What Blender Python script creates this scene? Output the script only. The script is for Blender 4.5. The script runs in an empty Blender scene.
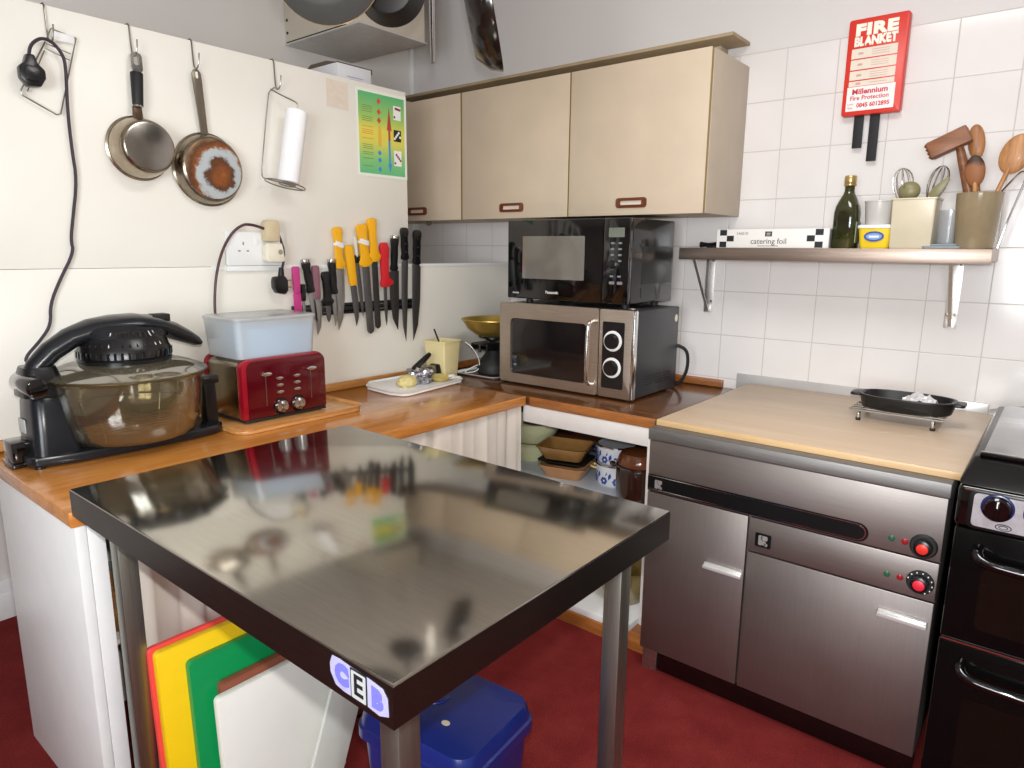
import bpy, bmesh, math, random
from mathutils import Vector, Matrix, noise as mnoise
random.seed(7)
S = bpy.context.scene
COL = S.collection
PI = math.pi
V = Vector

# ---------------------------------------------------------------- materials
def _new(name):
    m = bpy.data.materials.new(name); m.use_nodes = True
    nt = m.node_tree; b = nt.nodes['Principled BSDF']
    return m, nt, b

def _coord(nt, scale=(1, 1, 1)):
    tc = nt.nodes.new('ShaderNodeTexCoord'); mp = nt.nodes.new('ShaderNodeMapping')
    mp.inputs['Scale'].default_value = scale
    nt.links.new(tc.outputs['Object'], mp.inputs['Vector'])
    return mp.outputs['Vector']

def _noise(nt, vec, scale, detail=3.0, rough=.5):
    n = nt.nodes.new('ShaderNodeTexNoise'); n.inputs['Scale'].default_value = scale
    n.inputs['Detail'].default_value = detail; n.inputs['Roughness'].default_value = rough
    nt.links.new(vec, n.inputs['Vector']); return n.outputs['Fac']

def _ramp(nt, fac, stops):
    r = nt.nodes.new('ShaderNodeValToRGB'); e = r.color_ramp.elements
    e[0].position, e[0].color = stops[0][0], (*stops[0][1], 1)
    e[1].position, e[1].color = stops[-1][0], (*stops[-1][1], 1)
    for p, c in stops[1:-1]:
        q = e.new(p); q.color = (*c, 1)
    nt.links.new(fac, r.inputs['Fac']); return r.outputs['Color']

def _bump(nt, b, h, strength, dist=.01):
    n = nt.nodes.new('ShaderNodeBump'); n.inputs['Strength'].default_value = strength
    n.inputs['Distance'].default_value = dist
    nt.links.new(h, n.inputs['Height']); nt.links.new(n.outputs['Normal'], b.inputs['Normal'])

def lin(r, g, b):
    f = lambda c: (c/255/12.92) if c/255 <= .04045 else ((c/255+.055)/1.055)**2.4
    return (f(r), f(g), f(b))

def plain(name, rgb, rough=.5, metal=0.0, var=.06, nscale=18, spec=.5, bump=0.0, coat=0.0, stretch=(1, 1, 1)):
    m, nt, b = _new(name)
    c = lin(*rgb); lo = tuple(x*(1-var) for x in c); hi = tuple(min(1, x*(1+var)) for x in c)
    v = _coord(nt, stretch); n = _noise(nt, v, nscale)
    nt.links.new(_ramp(nt, n, [(.3, lo), (.7, hi)]), b.inputs['Base Color'])
    b.inputs['Roughness'].default_value = rough; b.inputs['Metallic'].default_value = metal
    b.inputs['Specular IOR Level'].default_value = spec
    if coat: b.inputs['Coat Weight'].default_value = coat; b.inputs['Coat Roughness'].default_value = .06
    if bump: _bump(nt, b, _noise(nt, v, nscale*3), bump, .004)
    return m

def brushed(name, rgb, rough=.28, stretch=(1, 40, 40), var=.12, rvar=.10, bump=.03):
    m, nt, b = _new(name)
    c = lin(*rgb); lo = tuple(x*(1-var) for x in c); hi = tuple(min(1, x*(1+var)) for x in c)
    v = _coord(nt, stretch); n = _noise(nt, v, 6, 5, .6)
    nt.links.new(_ramp(nt, n, [(.3, lo), (.7, hi)]), b.inputs['Base Color'])
    b.inputs['Metallic'].default_value = 1.0
    mr = nt.nodes.new('ShaderNodeMapRange'); mr.inputs['To Min'].default_value = rough-rvar/2
    mr.inputs['To Max'].default_value = rough+rvar/2
    v2 = _coord(nt, (1, 1, 1)); n2 = _noise(nt, v2, 5, 4, .6)
    nt.links.new(n2, mr.inputs['Value']); nt.links.new(mr.outputs['Result'], b.inputs['Roughness'])
    if bump: _bump(nt, b, n, bump, .002)
    return m

def wood(name, dark, light, rough=.3, axis='y', scale=1.0, coat=.3):
    m, nt, b = _new(name)
    st = {'x': (1.2, 14, 14), 'y': (14, 1.2, 14), 'z': (14, 14, 1.2)}[axis]
    v = _coord(nt, tuple(k*scale for k in st)); n = _noise(nt, v, 2.2, 6, .65)
    v2 = _coord(nt, tuple(k*scale*4 for k in st)); n2 = _noise(nt, v2, 4, 4, .6)
    mx = nt.nodes.new('ShaderNodeMath'); mx.operation = 'MULTIPLY_ADD'; mx.inputs[1].default_value = .35
    nt.links.new(n2, mx.inputs[0]); nt.links.new(n, mx.inputs[2])
    mid = tuple((a+c)/2 for a, c in zip(lin(*dark), lin(*light)))
    nt.links.new(_ramp(nt, mx.outputs[0], [(.45, lin(*dark)), (.65, mid), (.85, lin(*light))]), b.inputs['Base Color'])
    b.inputs['Roughness'].default_value = rough
    b.inputs['Coat Weight'].default_value = coat; b.inputs['Coat Roughness'].default_value = .12
    return m

def thin_glass(name, tint, gloss=.08, rough=.02, haze=0.0, hazecol=(200, 195, 180)):
    """clear sheet: tinted see-through plus mirror reflection, with optional milky haze"""
    m, nt, b = _new(name); nt.nodes.remove(b)
    out = nt.nodes['Material Output']
    t = nt.nodes.new('ShaderNodeBsdfTransparent'); t.inputs['Color'].default_value = (*lin(*tint), 1)
    g = nt.nodes.new('ShaderNodeBsdfGlossy'); g.inputs['Roughness'].default_value = rough
    lw = nt.nodes.new('ShaderNodeLayerWeight'); lw.inputs['Blend'].default_value = .25
    mr = nt.nodes.new('ShaderNodeMapRange'); mr.inputs['To Min'].default_value = gloss; mr.inputs['To Max'].default_value = .75
    nt.links.new(lw.outputs['Facing'], mr.inputs['Value'])
    src = t.outputs[0]
    if haze:
        d = nt.nodes.new('ShaderNodeBsdfDiffuse'); d.inputs['Color'].default_value = (*lin(*hazecol), 1)
        tr = nt.nodes.new('ShaderNodeBsdfTranslucent'); tr.inputs['Color'].default_value = (*lin(*hazecol), 1)
        md = nt.nodes.new('ShaderNodeMixShader'); md.inputs[0].default_value = .4
        nt.links.new(d.outputs[0], md.inputs[1]); nt.links.new(tr.outputs[0], md.inputs[2])
        mh = nt.nodes.new('ShaderNodeMixShader'); mh.inputs[0].default_value = haze
        nt.links.new(src, mh.inputs[1]); nt.links.new(md.outputs[0], mh.inputs[2]); src = mh.outputs[0]
    mx = nt.nodes.new('ShaderNodeMixShader')
    nt.links.new(mr.outputs['Result'], mx.inputs[0]); nt.links.new(src, mx.inputs[1]); nt.links.new(g.outputs[0], mx.inputs[2])
    nt.links.new(mx.outputs[0], out.inputs['Surface'])
    return m

# ---------------------------------------------------------------- mesh builder
class B:
    """collects shapes, then links them as ONE mesh object. off = world point that becomes the local origin."""
    def __init__(s, off=(0, 0, 0)):
        s.bm = bmesh.new(); s.off = V(off)
    def _merge(s, tmp, mat=None):
        if mat is not None: bmesh.ops.transform(tmp, matrix=mat, verts=tmp.verts)
        me = bpy.data.meshes.new('tmp'); tmp.to_mesh(me); tmp.free()
        s.bm.from_mesh(me); bpy.data.meshes.remove(me)
        return s
    def box(s, x0, x1, y0, y1, z0, z1, bev=0.0, seg=2, mat=None):
        t = bmesh.new(); bmesh.ops.create_cube(t, size=1)
        for v in t.verts:
            v.co = V(((x0+x1)/2+v.co.x*(x1-x0), (y0+y1)/2+v.co.y*(y1-y0), (z0+z1)/2+v.co.z*(z1-z0)))
        if bev: bmesh.ops.bevel(t, geom=t.edges[:], offset=bev, segments=seg, profile=.5, affect='EDGES')
        return s._merge(t, mat)
    def hexa(s, bot, top, bev=0.0):
        """tapered box from four bottom and four top corners"""
        t = bmesh.new()
        vs = [t.verts.new(p) for p in list(bot)+list(top)]
        for f in ((3, 2, 1, 0), (4, 5, 6, 7), (0, 1, 5, 4), (1, 2, 6, 5), (2, 3, 7, 6), (3, 0, 4, 7)): t.faces.new([vs[i] for i in f])
        bmesh.ops.recalc_face_normals(t, faces=t.faces)
        if bev: bmesh.ops.bevel(t, geom=t.edges[:], offset=bev, segments=2, profile=.5, affect='EDGES')
        return s._merge(t)
    def ring_loft(s, rings, cap0=True, cap1=True, closed=False, mat=None):
        t = bmesh.new(); R = [[t.verts.new(p) for p in r] for r in rings]; n = len(R[0])
        pairs = list(zip(R, R[1:])) + ([(R[-1], R[0])] if closed else [])
        for a, b in pairs:
            for i in range(n): t.faces.new((a[i], a[(i+1) % n], b[(i+1) % n], b[i]))
        if not closed:
            if cap0: t.faces.new(R[0][::-1])
            if cap1: t.faces.new(R[-1])
        bmesh.ops.recalc_face_normals(t, faces=t.faces)
        return s._merge(t, mat)
    def lathe(s, prof, c=(0, 0, 0), n=36, mat=None, close=False):
        rings = []
        for r, z in prof:
            r = max(r, 1e-4)
            rings.append([V((c[0]+r*math.cos(2*PI*i/n), c[1]+r*math.sin(2*PI*i/n), c[2]+z)) for i in range(n)])
        return s.ring_loft(rings, closed=close, mat=mat)
    def cyl(s, p0, p1, r0, r1=None, n=24, bev=0.0):
        r1 = r0 if r1 is None else r1; p0, p1 = V(p0), V(p1); L = (p1-p0).length
        q = (p1-p0).to_track_quat('Z', 'Y').to_matrix().to_4x4()
        prof = [(r0, 0), (r1, L)] if not bev else [(r0-bev, 0), (r0-bev*.3, bev*.3), (r0, bev), (r1, L-bev), (r1-bev*.3, L-bev*.3), (r1-bev, L)]
        return s.lathe(prof, n=n, mat=Matrix.Translation(p0) @ q)
    def tube(s, pts, r, n=8, closed=False, smooth=0):
        P = [V(p) for p in pts]
        for _ in range(smooth):
            Q = []
            m = len(P)
            rng = range(m) if closed else range(m-1)
            if not closed: Q.append(P[0])
            for i in rng:
                a, b = P[i], P[(i+1) % m]; Q += [a*.75+b*.25, a*.25+b*.75]
            if not closed: Q.append(P[-1])
            P = Q
        rad = r if callable(r) else (lambda u: r)
        rings = []; m = len(P); up = None
        for i, p in enumerate(P):
            if closed: tdir = P[(i+1) % m]-P[i-1]
            else: tdir = P[min(i+1, m-1)]-P[max(i-1, 0)]
            tdir.normalize()
            if up is None:
                up = V((0, 0, 1)) if abs(tdir.z) < .9 else V((1, 0, 0))
            x = up-tdir*up.dot(tdir)
            if x.length < 1e-6: x = tdir.orthogonal()
            x.normalize(); y = tdir.cross(x); up = x
            rr = rad(i/(m-1) if m > 1 else 0)
            rings.append([p+x*rr*math.cos(2*PI*k/n)+y*rr*math.sin(2*PI*k/n) for k in range(n)])
        return s.ring_loft(rings, closed=closed)
    def prism(s, pts2, o, u, v, t, bev=0.0):
        """polygon pts2 in frame (o,u,v) extruded by t along u x v"""
        o, u, v = V(o), V(u).normalized(), V(v).normalized(); w = u.cross(v)
        tb = bmesh.new()
        a = [tb.verts.new(o+u*x+v*y) for x, y in pts2]; b = [tb.verts.new(o+u*x+v*y+w*t) for x, y in pts2]
        n = len(a); tb.faces.new(a[::-1]); tb.faces.new(b)
        for i in range(n): tb.faces.new((a[i], a[(i+1) % n], b[(i+1) % n], b[i]))
        bmesh.ops.recalc_face_normals(tb, faces=tb.faces)
        if bev:
            es = [e for e in tb.edges if len(e.link_faces) == 2 and e.calc_face_angle(0) > .6]
            bmesh.ops.bevel(tb, geom=es, offset=bev, segments=2, profile=.5, affect='EDGES')
        return s._merge(tb)
    def grid(s, fn, nu, nv, thick=0.0, closed_u=False):
        """surface fn(i/nu, j/nv) -> point; thick adds a second skin along the normal"""
        t = bmesh.new(); G = [[t.verts.new(fn(i/nu, j/nv)) for j in range(nv+1)] for i in range(nu if closed_u else nu+1)]
        m = len(G)
        for i in range(m if closed_u else m-1):
            for j in range(nv):
                t.faces.new((G[i][j], G[(i+1) % m][j], G[(i+1) % m][j+1], G[i][j+1]))
        bmesh.ops.recalc_face_normals(t, faces=t.faces)
        if thick: bmesh.ops.solidify(t, geom=t.faces[:], thickness=thick)
        return s._merge(t)
    def obj(s, name, mat, parent=None, ang=38, struct=False, **props):
        bmesh.ops.recalc_face_normals(s.bm, faces=s.bm.faces)
        if s.off.length: bmesh.ops.translate(s.bm, verts=s.bm.verts, vec=-s.off)
        me = bpy.data.meshes.new(name); s.bm.to_mesh(me); s.bm.free()
        for p in me.polygons: p.use_smooth = True
        me.set_sharp_from_angle(angle=math.radians(ang))
        me.materials.append(mat)
        o = bpy.data.objects.new(name, me); COL.objects.link(o)
        if parent is not None: o.parent = parent
        elif s.off.length: o.location = s.off
        if struct: o['kind'] = 'structure'
        for k, v in props.items(): o[k] = v
        return o

def rrect(w, h, r, n=5, cx=0, cy=0):
    out = []
    for (sx, sy, a0) in ((1, 1, 0), (-1, 1, 90), (-1, -1, 180), (1, -1, 270)):
        for k in range(n+1):
            a = math.radians(a0+90*k/n); out.append((cx+sx*(w/2-r)+r*math.cos(a), cy+sy*(h/2-r)+r*math.sin(a)))
    return out
def circ(r, n=24, cx=0, cy=0, sy=1.0): return [(cx+r*math.cos(2*PI*i/n), cy+sy*r*math.sin(2*PI*i/n)) for i in range(n)]

def thing(name, label, cat, loc=(0, 0, 0), rotz=0.0, group=None):
    o = bpy.data.objects.new(name, None); COL.objects.link(o)
    o.location = loc; o.rotation_euler = (0, 0, rotz); o.empty_display_size = .05
    return tag(o, label, cat, group)
def tag(o, label, cat, group=None):
    o['label'] = label; o['category'] = cat
    if group: o['group'] = group
    return o
def copy_tree(o, parent=None):
    c = o.copy(); COL.objects.link(c); c.parent = parent
    for ch in list(o.children): copy_tree(ch, c)
    return c

_FONT_TMP = []
def text_mesh(body, size, bold=0.0, squash=1.0, spacing=1.0):
    cu = bpy.data.curves.new('txt', 'FONT'); cu.body = body; cu.size = size; cu.align_x = 'CENTER'; cu.align_y = 'CENTER'
    cu.offset = bold; cu.space_character = spacing; cu.resolution_u = 3; cu.extrude = .0004
    t = bpy.data.objects.new('txt', cu); COL.objects.link(t)
    dg = bpy.context.evaluated_depsgraph_get(); dg.update()
    me = bpy.data.meshes.new_from_object(t.evaluated_get(dg))
    bpy.data.objects.remove(t); bpy.data.curves.remove(cu)
    if squash != 1: me.transform(Matrix.Diagonal((squash, 1, 1, 1)))
    return me
def lettering(body, size, o, u, v, mat, parent, name='lettering', bold=0.0, squash=1.0, spacing=1.0):
    """flat lettering centred on o, reading along u with v up (in the parent's local frame)"""
    me = text_mesh(body, size, bold, squash, spacing); u, v = V(u).normalized(), V(v).normalized(); w = u.cross(v)
    M = Matrix(((u.x, v.x, w.x, o[0]), (u.y, v.y, w.y, o[1]), (u.z, v.z, w.z, o[2]), (0, 0, 0, 1)))
    me.transform(M); me.materials.clear(); me.materials.append(mat); me.name = name
    ob = bpy.data.objects.new(name, me); COL.objects.link(ob); ob.parent = parent
    return ob
X, Y, Z = V((1, 0, 0)), V((0, 1, 0)), V((0, 0, 1))
# ---------------------------------------------------------------- materials used in several places
M_cream = plain('cream_panel', (235, 232, 222), .35, var=.02, nscale=3)
M_paint = plain('white_wall_paint', (222, 218, 214), .6, var=.02, nscale=4)
M_paint_l = plain('white_wall_paint_side', (222, 218, 214), .6, var=.02, nscale=4)
M_white = plain('white_gloss', (236, 237, 236), .3, var=.02)
M_white_mel = plain('white_melamine', (226, 222, 217), .4, var=.03)
M_black = plain('black_plastic', (17, 17, 19), .28, var=.1)
M_blackmatt = plain('black_matt', (22, 22, 23), .6, var=.15)
M_blackgloss = plain('black_gloss', (7, 7, 8), .06, var=.05, coat=.5)
M_chrome = plain('chrome', (205, 203, 200), .14, metal=1, var=.04)
M_steelwire = plain('steel_wire', (150, 145, 138), .3, metal=1, var=.05)
M_oak = wood('oak_worktop', (164, 98, 40), (204, 138, 66), .22, 'y', .5, .5)
M_oakedge = wood('oak_edge', (170, 100, 38), (222, 150, 72), .35, 'y', 1.2, .2)
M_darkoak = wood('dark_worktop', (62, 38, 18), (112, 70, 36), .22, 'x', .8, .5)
M_oakedgex = wood('oak_edge_dark', (120, 72, 32), (180, 112, 55), .35, 'x', 1.2, .2)
M_upst = wood('oak_upstand', (150, 95, 42), (212, 155, 88), .35, 'y', 1.0, .2)

# ---------------------------------------------------------------- room shell
def carpet():
    m, nt, b = _new('red_carpet')
    v = _coord(nt); n = _noise(nt, v, 260, 2, .7); n2 = _noise(nt, v, 7, 4, .6)
    mx = nt.nodes.new('ShaderNodeMath'); mx.operation = 'MULTIPLY_ADD'; mx.inputs[1].default_value = .55
    nt.links.new(n2, mx.inputs[0]); nt.links.new(n, mx.inputs[2])
    nt.links.new(_ramp(nt, mx.outputs[0], [(.45, lin(82, 23, 24)), (.8, lin(118, 38, 37)), (1.0, lin(134, 54, 50))]), b.inputs['Base Color'])
    b.inputs['Roughness'].default_value = .95; b.inputs['Specular IOR Level'].default_value = .1
    _bump(nt, b, n, .6, .004); return m

def tiled():
    """white 20 cm tiles with grey grout up to a height, paint above (object coordinates are world coordinates here)"""
    m, nt, b = _new('white_wall_tiles')
    tc = nt.nodes.new('ShaderNodeTexCoord'); sp = nt.nodes.new('ShaderNodeSeparateXYZ'); nt.links.new(tc.outputs['Object'], sp.inputs[0])
    def mth(op, a, bb=None, c=None):
        n = nt.nodes.new('ShaderNodeMath'); n.operation = op
        for i, q in enumerate((a, bb, c)):
            if q is None: continue
            if isinstance(q, (int, float)): n.inputs[i].default_value = q
            else: nt.links.new(q, n.inputs[i])
        return n.outputs[0]
    T = .2
    def dist(c, o):
        f = mth('FRACT', mth('DIVIDE', mth('ADD', c, 10*T-o), T)); return mth('MULTIPLY', mth('MINIMUM', f, mth('SUBTRACT', 1.0, f)), T)
    d = mth('MINIMUM', dist(sp.outputs['X'], 1.4533), dist(sp.outputs['Z'], 2.3527))
    below = mth('LESS_THAN', sp.outputs['Z'], 2.3540)
    sm = nt.nodes.new('ShaderNodeMapRange'); sm.interpolation_type = 'SMOOTHSTEP'
    sm.inputs['From Min'].default_value = .0008; sm.inputs['From Max'].default_value = .0030; nt.links.new(d, sm.inputs['Value'])
    t = mth('ADD', mth('MULTIPLY', sm.outputs[0], below), mth('SUBTRACT', 1.0, below))   # 1 on tile or paint, 0 in grout
    v = _coord(nt); n = _noise(nt, v, 2.5)
    tile = _ramp(nt, n, [(.3, lin(224, 220, 217)), (.7, lin(232, 228, 226))])
    mixp = nt.nodes.new('ShaderNodeMix'); mixp.data_type = 'RGBA'
    nt.links.new(below, mixp.inputs['Factor']); mixp.inputs['A'].default_value = (*lin(218, 214, 212), 1); nt.links.new(tile, mixp.inputs['B'])
    mixg = nt.nodes.new('ShaderNodeMix'); mixg.data_type = 'RGBA'
    nt.links.new(t, mixg.inputs['Factor']); mixg.inputs['A'].default_value = (*lin(198, 191, 185), 1); nt.links.new(mixp.outputs['Result'], mixg.inputs['B'])
    nt.links.new(mixg.outputs['Result'], b.inputs['Base Color'])
    r = mth('SUBTRACT', .6, mth('MULTIPLY', mth('MULTIPLY', below, t), .48)); nt.links.new(r, b.inputs['Roughness'])
    _bump(nt, b, t, .35, .003)
    return m

B().box(-.9, 4.4, -4.8, .1, -.06, 0).obj('floor', carpet(), struct=True)
B().box(-.9, 4.4, -4.8, .1, 2.95, 3.0).obj('ceiling', plain('white_ceiling', (226, 224, 220), .8, var=.02), struct=True)
B().box(-.9, 4.4, 0, .1, 0, 2.95).obj('wall_back', tiled(), struct=True)
B().box(-.9, -.8, -4.8, 0, 0, 2.95).obj('wall_left', M_paint_l, struct=True)
# far room behind the photographer: right wall and rear wall with a window
M_dim = plain('room_wall_paint', (196, 190, 182), .7, var=.03, nscale=3)
B().box(4.4, 4.5, -4.8, .1, 0, 2.95).obj('wall_right', M_dim, struct=True)
wb = B(); wb.box(-.9, 1.85, -4.9, -4.8, 0, 2.95).box(3.65, 4.4, -4.9, -4.8, 0, 2.95).box(1.85, 3.65, -4.9, -4.8, 0, .95).box(1.85, 3.65, -4.9, -4.8, 2.25, 2.95)
wb.obj('wall_rear', M_dim, struct=True)
wf = B(); wf.box(1.85, 1.91, -4.88, -4.80, .95, 2.25).box(3.59, 3.65, -4.88, -4.80, .95, 2.25).box(1.91, 3.59, -4.88, -4.80, .95, 1.01).box(1.91, 3.59, -4.88, -4.80, 2.19, 2.25).box(2.72, 2.78, -4.88, -4.80, 1.01, 2.19)
wf.obj('window_1', M_white, struct=True)
B().box(-.8, -.782, -4.8, 0, 0, .17, .004).box(-.8, -.775, -4.8, 0, .0, .11, .004).obj('baseboard_left', M_white, struct=True)
B().box(-.8, -.775, -.022, 0, 0, 2.95, .004).obj('trim_2', M_white, struct=True)

# partition between kitchen and room: tall cream board in front, lower panel running on to the tiled wall
B().box(-.04, 0, -2.515, -.78, 1.457, 2.232, .002).obj('wall_partition', M_cream, struct=True)
B().box(-.04, 0, -2.515, 0, .80, 1.456, .0015).box(-.04, 0, -2.30, 0, 0, .7995).obj('wall_partition_lower', M_cream, struct=True)
B().box(0, .004, -1.76, -.005, 1.444, 1.459, .001).obj('trim_1', M_white, struct=True)
# plain deck at the top behind the partition
B().box(-.8, -.041, -2.3, -.80, 2.15, 2.17).obj('trim_3', M_white_mel, struct=True)

# ---------------------------------------------------------------- camera (level tripod height, slightly tilted down)
cam_d = bpy.data.cameras.new('camera'); cam = bpy.data.objects.new('camera', cam_d); COL.objects.link(cam)
yaw, pit, rol = .6825, .1947, .0095
fw = V((-math.sin(yaw)*math.cos(pit), math.cos(yaw)*math.cos(pit), -math.sin(pit)))
rt = V((math.cos(yaw), math.sin(yaw), 0)); up = rt.cross(fw)
r2 = rt*math.cos(rol)+up*math.sin(rol); u2 = up*math.cos(rol)-rt*math.sin(rol)
CAM = V((2.476, -3.0319, 1.5277))
mw = Matrix((( r2.x, u2.x, -fw.x, CAM.x), (r2.y, u2.y, -fw.y, CAM.y), (r2.z, u2.z, -fw.z, CAM.z), (0, 0, 0, 1)))
cam.matrix_world = mw
cam_d.sensor_width = 36; cam_d.lens = 678.55/1024*36; cam_d.clip_start = .02
S.camera = cam

# ---------------------------------------------------------------- light: camera flash, window daylight, added overhead fill
def area(name, loc, target, size, power, col, sy=None):
    d = bpy.data.lights.new(name, 'AREA'); d.energy = power; d.color = col
    d.shape = 'RECTANGLE' if sy else 'DISK'; d.size = size
    if sy: d.size_y = sy
    o = bpy.data.objects.new(name, d); COL.objects.link(o); o.location = loc
    o.rotation_euler = (V(target)-V(loc)).to_track_quat('-Z', 'Y').to_euler(); return o
fl = CAM+u2*.075+r2*.004+fw*.01
area('camera_flash', fl, fl+fw, .035, 32, (1.0, .98, .95))
area('window_daylight', (2.75, -4.95, 1.6), (1.0, -1.0, 1.0), 1.7, 155, (.90, .95, 1.0), 1.25)
area('overhead_fill', (2.0, -1.7, 2.92), (2.0, -1.7, 0), .8, 38, (1, .97, .94), .8)  # unseen fill light added overhead to even out the partition
w = bpy.data.worlds.new('world'); S.world = w; w.use_nodes = True
w.node_tree.nodes['Background'].inputs['Color'].default_value = (.8, .88, 1, 1)
w.node_tree.nodes['Background'].inputs['Strength'].default_value = .6
S.view_settings.view_transform = 'Standard'; S.view_settings.look = 'None'
S.view_settings.exposure = -.48; S.view_settings.gamma = 1; S.view_settings.use_curve_mapping = False
# ================================================================= furniture and big appliances
ST = brushed('brushed_steel', (190, 186, 180), .38, (1.5, 45, 45))
STd = brushed('brushed_steel_door', (150, 143, 139), .50, (45, 45, 1.5), .05, .12, .012)
STu = brushed('brushed_steel_front', (150, 143, 139), .50, (1.5, 45, 45), .05, .12, .012)
STtop = brushed('table_steel', (192, 187, 177), .115, (2, 30, 30), .05, .05, .006)

# ---- worktops
r = thing('worktop', 'oak worktop along the cream partition with the glass oven and toaster on it', 'worktop', (.37, -1.6, .872))
o = (.37, -1.6, .872)
B(o).box(.001, .710, -2.52, -.776, .872, .910, .004).obj('worktop_slab', M_oak, r)
B(o).box(.7105, .7215, -2.52, -.776, .871, .911, .004).obj('edge_strip', M_oakedge, r)
B(o).box(.0045, .022, -2.50, -.776, .9105, .945, .004).obj('upstand', M_upst, r)
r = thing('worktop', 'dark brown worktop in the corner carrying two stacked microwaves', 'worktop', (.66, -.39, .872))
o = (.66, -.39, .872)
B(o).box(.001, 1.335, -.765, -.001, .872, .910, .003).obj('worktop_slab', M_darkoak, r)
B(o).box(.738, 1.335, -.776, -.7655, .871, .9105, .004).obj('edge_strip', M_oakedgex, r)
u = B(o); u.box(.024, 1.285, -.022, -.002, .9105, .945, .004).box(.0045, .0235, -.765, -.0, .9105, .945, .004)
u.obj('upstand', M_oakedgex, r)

# ---- base units below the worktops
r = thing('base_unit', 'white base unit with gathered curtain front under the oak worktop', 'base unit', (.4, -1.6, 0))
o = (.4, -1.6, 0)
e = B(o); e.box(.11, .720, -2.512, -2.487, 0, .8705, .002); e.obj('end_panel', M_white, r)
e = B(o); e.box(.66, .720, -2.4865, -2.448, 0, .8705, .003); e.obj('front_post', M_white, r)
B(o).box(.655, .672, -2.4475, -.80, .845, .8705, .002).obj('curtain_rail', M_white, r)
B(o).box(.15, .66, -2.4865, -.80, .50, .516, .002).obj('shelf', M_white_mel, r)
B(o).box(.13, .15, -2.4865, -.80, 0, .8705, .001).obj('back_panel', M_white_mel, r)
M_curt = plain('curtain_cloth', (228, 220, 208), .85, var=.04, nscale=6, bump=.1)
rnd = random.Random(3); ph = [rnd.uniform(0, 6) for _ in range(6)]
def curt(u, v):
    y = -2.385+(2.385-.780)*u; s = y*30
    z = .868-.82*v; fl_ = .35+.65*v
    xx = .700+.011*fl_*(math.sin(s*1.05+ph[0]+1.2*math.sin(s*.31))+.6*math.sin(s*1.9+ph[1]+v*.9+math.sin(s*.47))+.35*math.sin(s*3.3+ph[2]-v*.5))
    return V((xx, y+.006*math.sin(s*3+v*2), z))
B(o).grid(curt, 260, 10, .003).obj('curtain', M_curt, r, ang=80)

r = thing('base_unit', 'open white corner base unit with shelves of bowls and pots', 'base unit', (1.0, -.4, 0))
o = (1.0, -.4, 0)
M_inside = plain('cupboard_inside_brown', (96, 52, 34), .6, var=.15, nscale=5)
B(o).box(.703, 1.306, -.772, -.752, .797, .870, .002).obj('fascia', M_white_mel, r)
B(o).box(1.306, 1.332, -.772, -.03, .0, .870, .002).obj('side_panel', M_white_mel, r)
B(o).box(.06, 1.305, -.03, -.012, .0, .870, .001).obj('back_panel', M_inside, r)
B(o).box(.06, 1.305, -.75, -.031, .488, .510, .002).obj('shelf', plain('pale_blue_shelf', (205, 212, 220), .4, var=.03), r)
B(o).box(.74, 1.305, -.862, -.031, .057, .086, .003).obj('bottom_shelf', M_white, r)
B(o).box(.74, 1.404, -.868, -.75, .0, .056, .002).obj('plinth', M_oakedgex, r)

# ---- steel hot cupboard
r = thing('hot_cupboard', 'stainless steel hot cupboard with two doors and red dials', 'hot cupboard', (1.85, -.5, 0))
o = (1.85, -.5, 0); fy = -.954
B(o).box(1.41, 2.298, -.935, -.012, .09, .885, .002).obj('body', STu, r)
B(o).box(1.405, 2.302, fy-.006, -.012, .886, .928, .004).obj('top_rim', brushed('steel_rim', (146, 145, 143), .58, (1.5, 45, 45)), r)
B(o).box(1.41, 2.298, fy, -.9355, .700, .884, .002).obj('upper_panel', STu, r)
B(o).box(1.41, 1.770, fy, -.9355, .092, .696, .003).obj('door', STd, r)
d1 = r.children[-1]
def hbar(x0, x1, z0, z1, par):
    hb = B(o); hb.prism([(0, 0), (.014, -.004), (.022, .004), (.022, .021), (0, .025)], (x0, fy-.0005, z0), (0, -1, 0), (0, 0, 1), x1-x0, .001)
    return hb
hb = B(o); hb.box(1.638, 1.768, fy-.018, fy-.0005, .480, .503, .005); hb.box(1.638, 1.768, fy-.024, fy-.018, .484, .496, .002); hb.obj('handle', plain('handle_aluminium', (226, 226, 224), .3, metal=.5, var=.03), d1, label='pale aluminium grip')
B(o).box(1.776, 2.298, fy, -.9355, .582, .696, .003).obj('control_panel', STu, r)
B(o).box(1.776, 2.298, fy, -.9355, .092, .578, .003).obj('door', STd, r)
d2 = r.children[-1]
hb = B(o); hb.box(2.165, 2.290, fy-.018, fy-.0005, .500, .524, .005); hb.box(2.165, 2.290, fy-.024, fy-.018, .504, .517, .002); hb.obj('handle', bpy.data.materials['handle_aluminium'], d2, label='pale aluminium grip')
# black band with rounded right end, thin steel outline
def band(x0, x1, z0, z1, y, t, name, mat, par):
    h = (z1-z0)/2; pts = [(x0, z0)]+[(x1-h+h*math.cos(a), (z0+z1)/2+h*math.sin(a)) for a in [(-PI/2)+PI*k/10 for k in range(11)]]+[(x0, z1)]
    return B(o).prism([(p[0], p[1]) for p in pts], (0, y, 0), (1, 0, 0), (0, 0, 1), t).obj(name, mat, par)
M_band = plain('band_black', (12, 12, 13), .4, spec=.25)
band(1.411, 2.118, .704, .762, fy-.0005, .0015, 'band', M_band, r)
band(1.411, 2.112, .7075, .7585, fy-.0022, .0004, 'band_outline', M_chrome, r); band(1.411, 2.108, .7105, .7555, fy-.0028, .0006, 'band_face', M_band, r)
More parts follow.
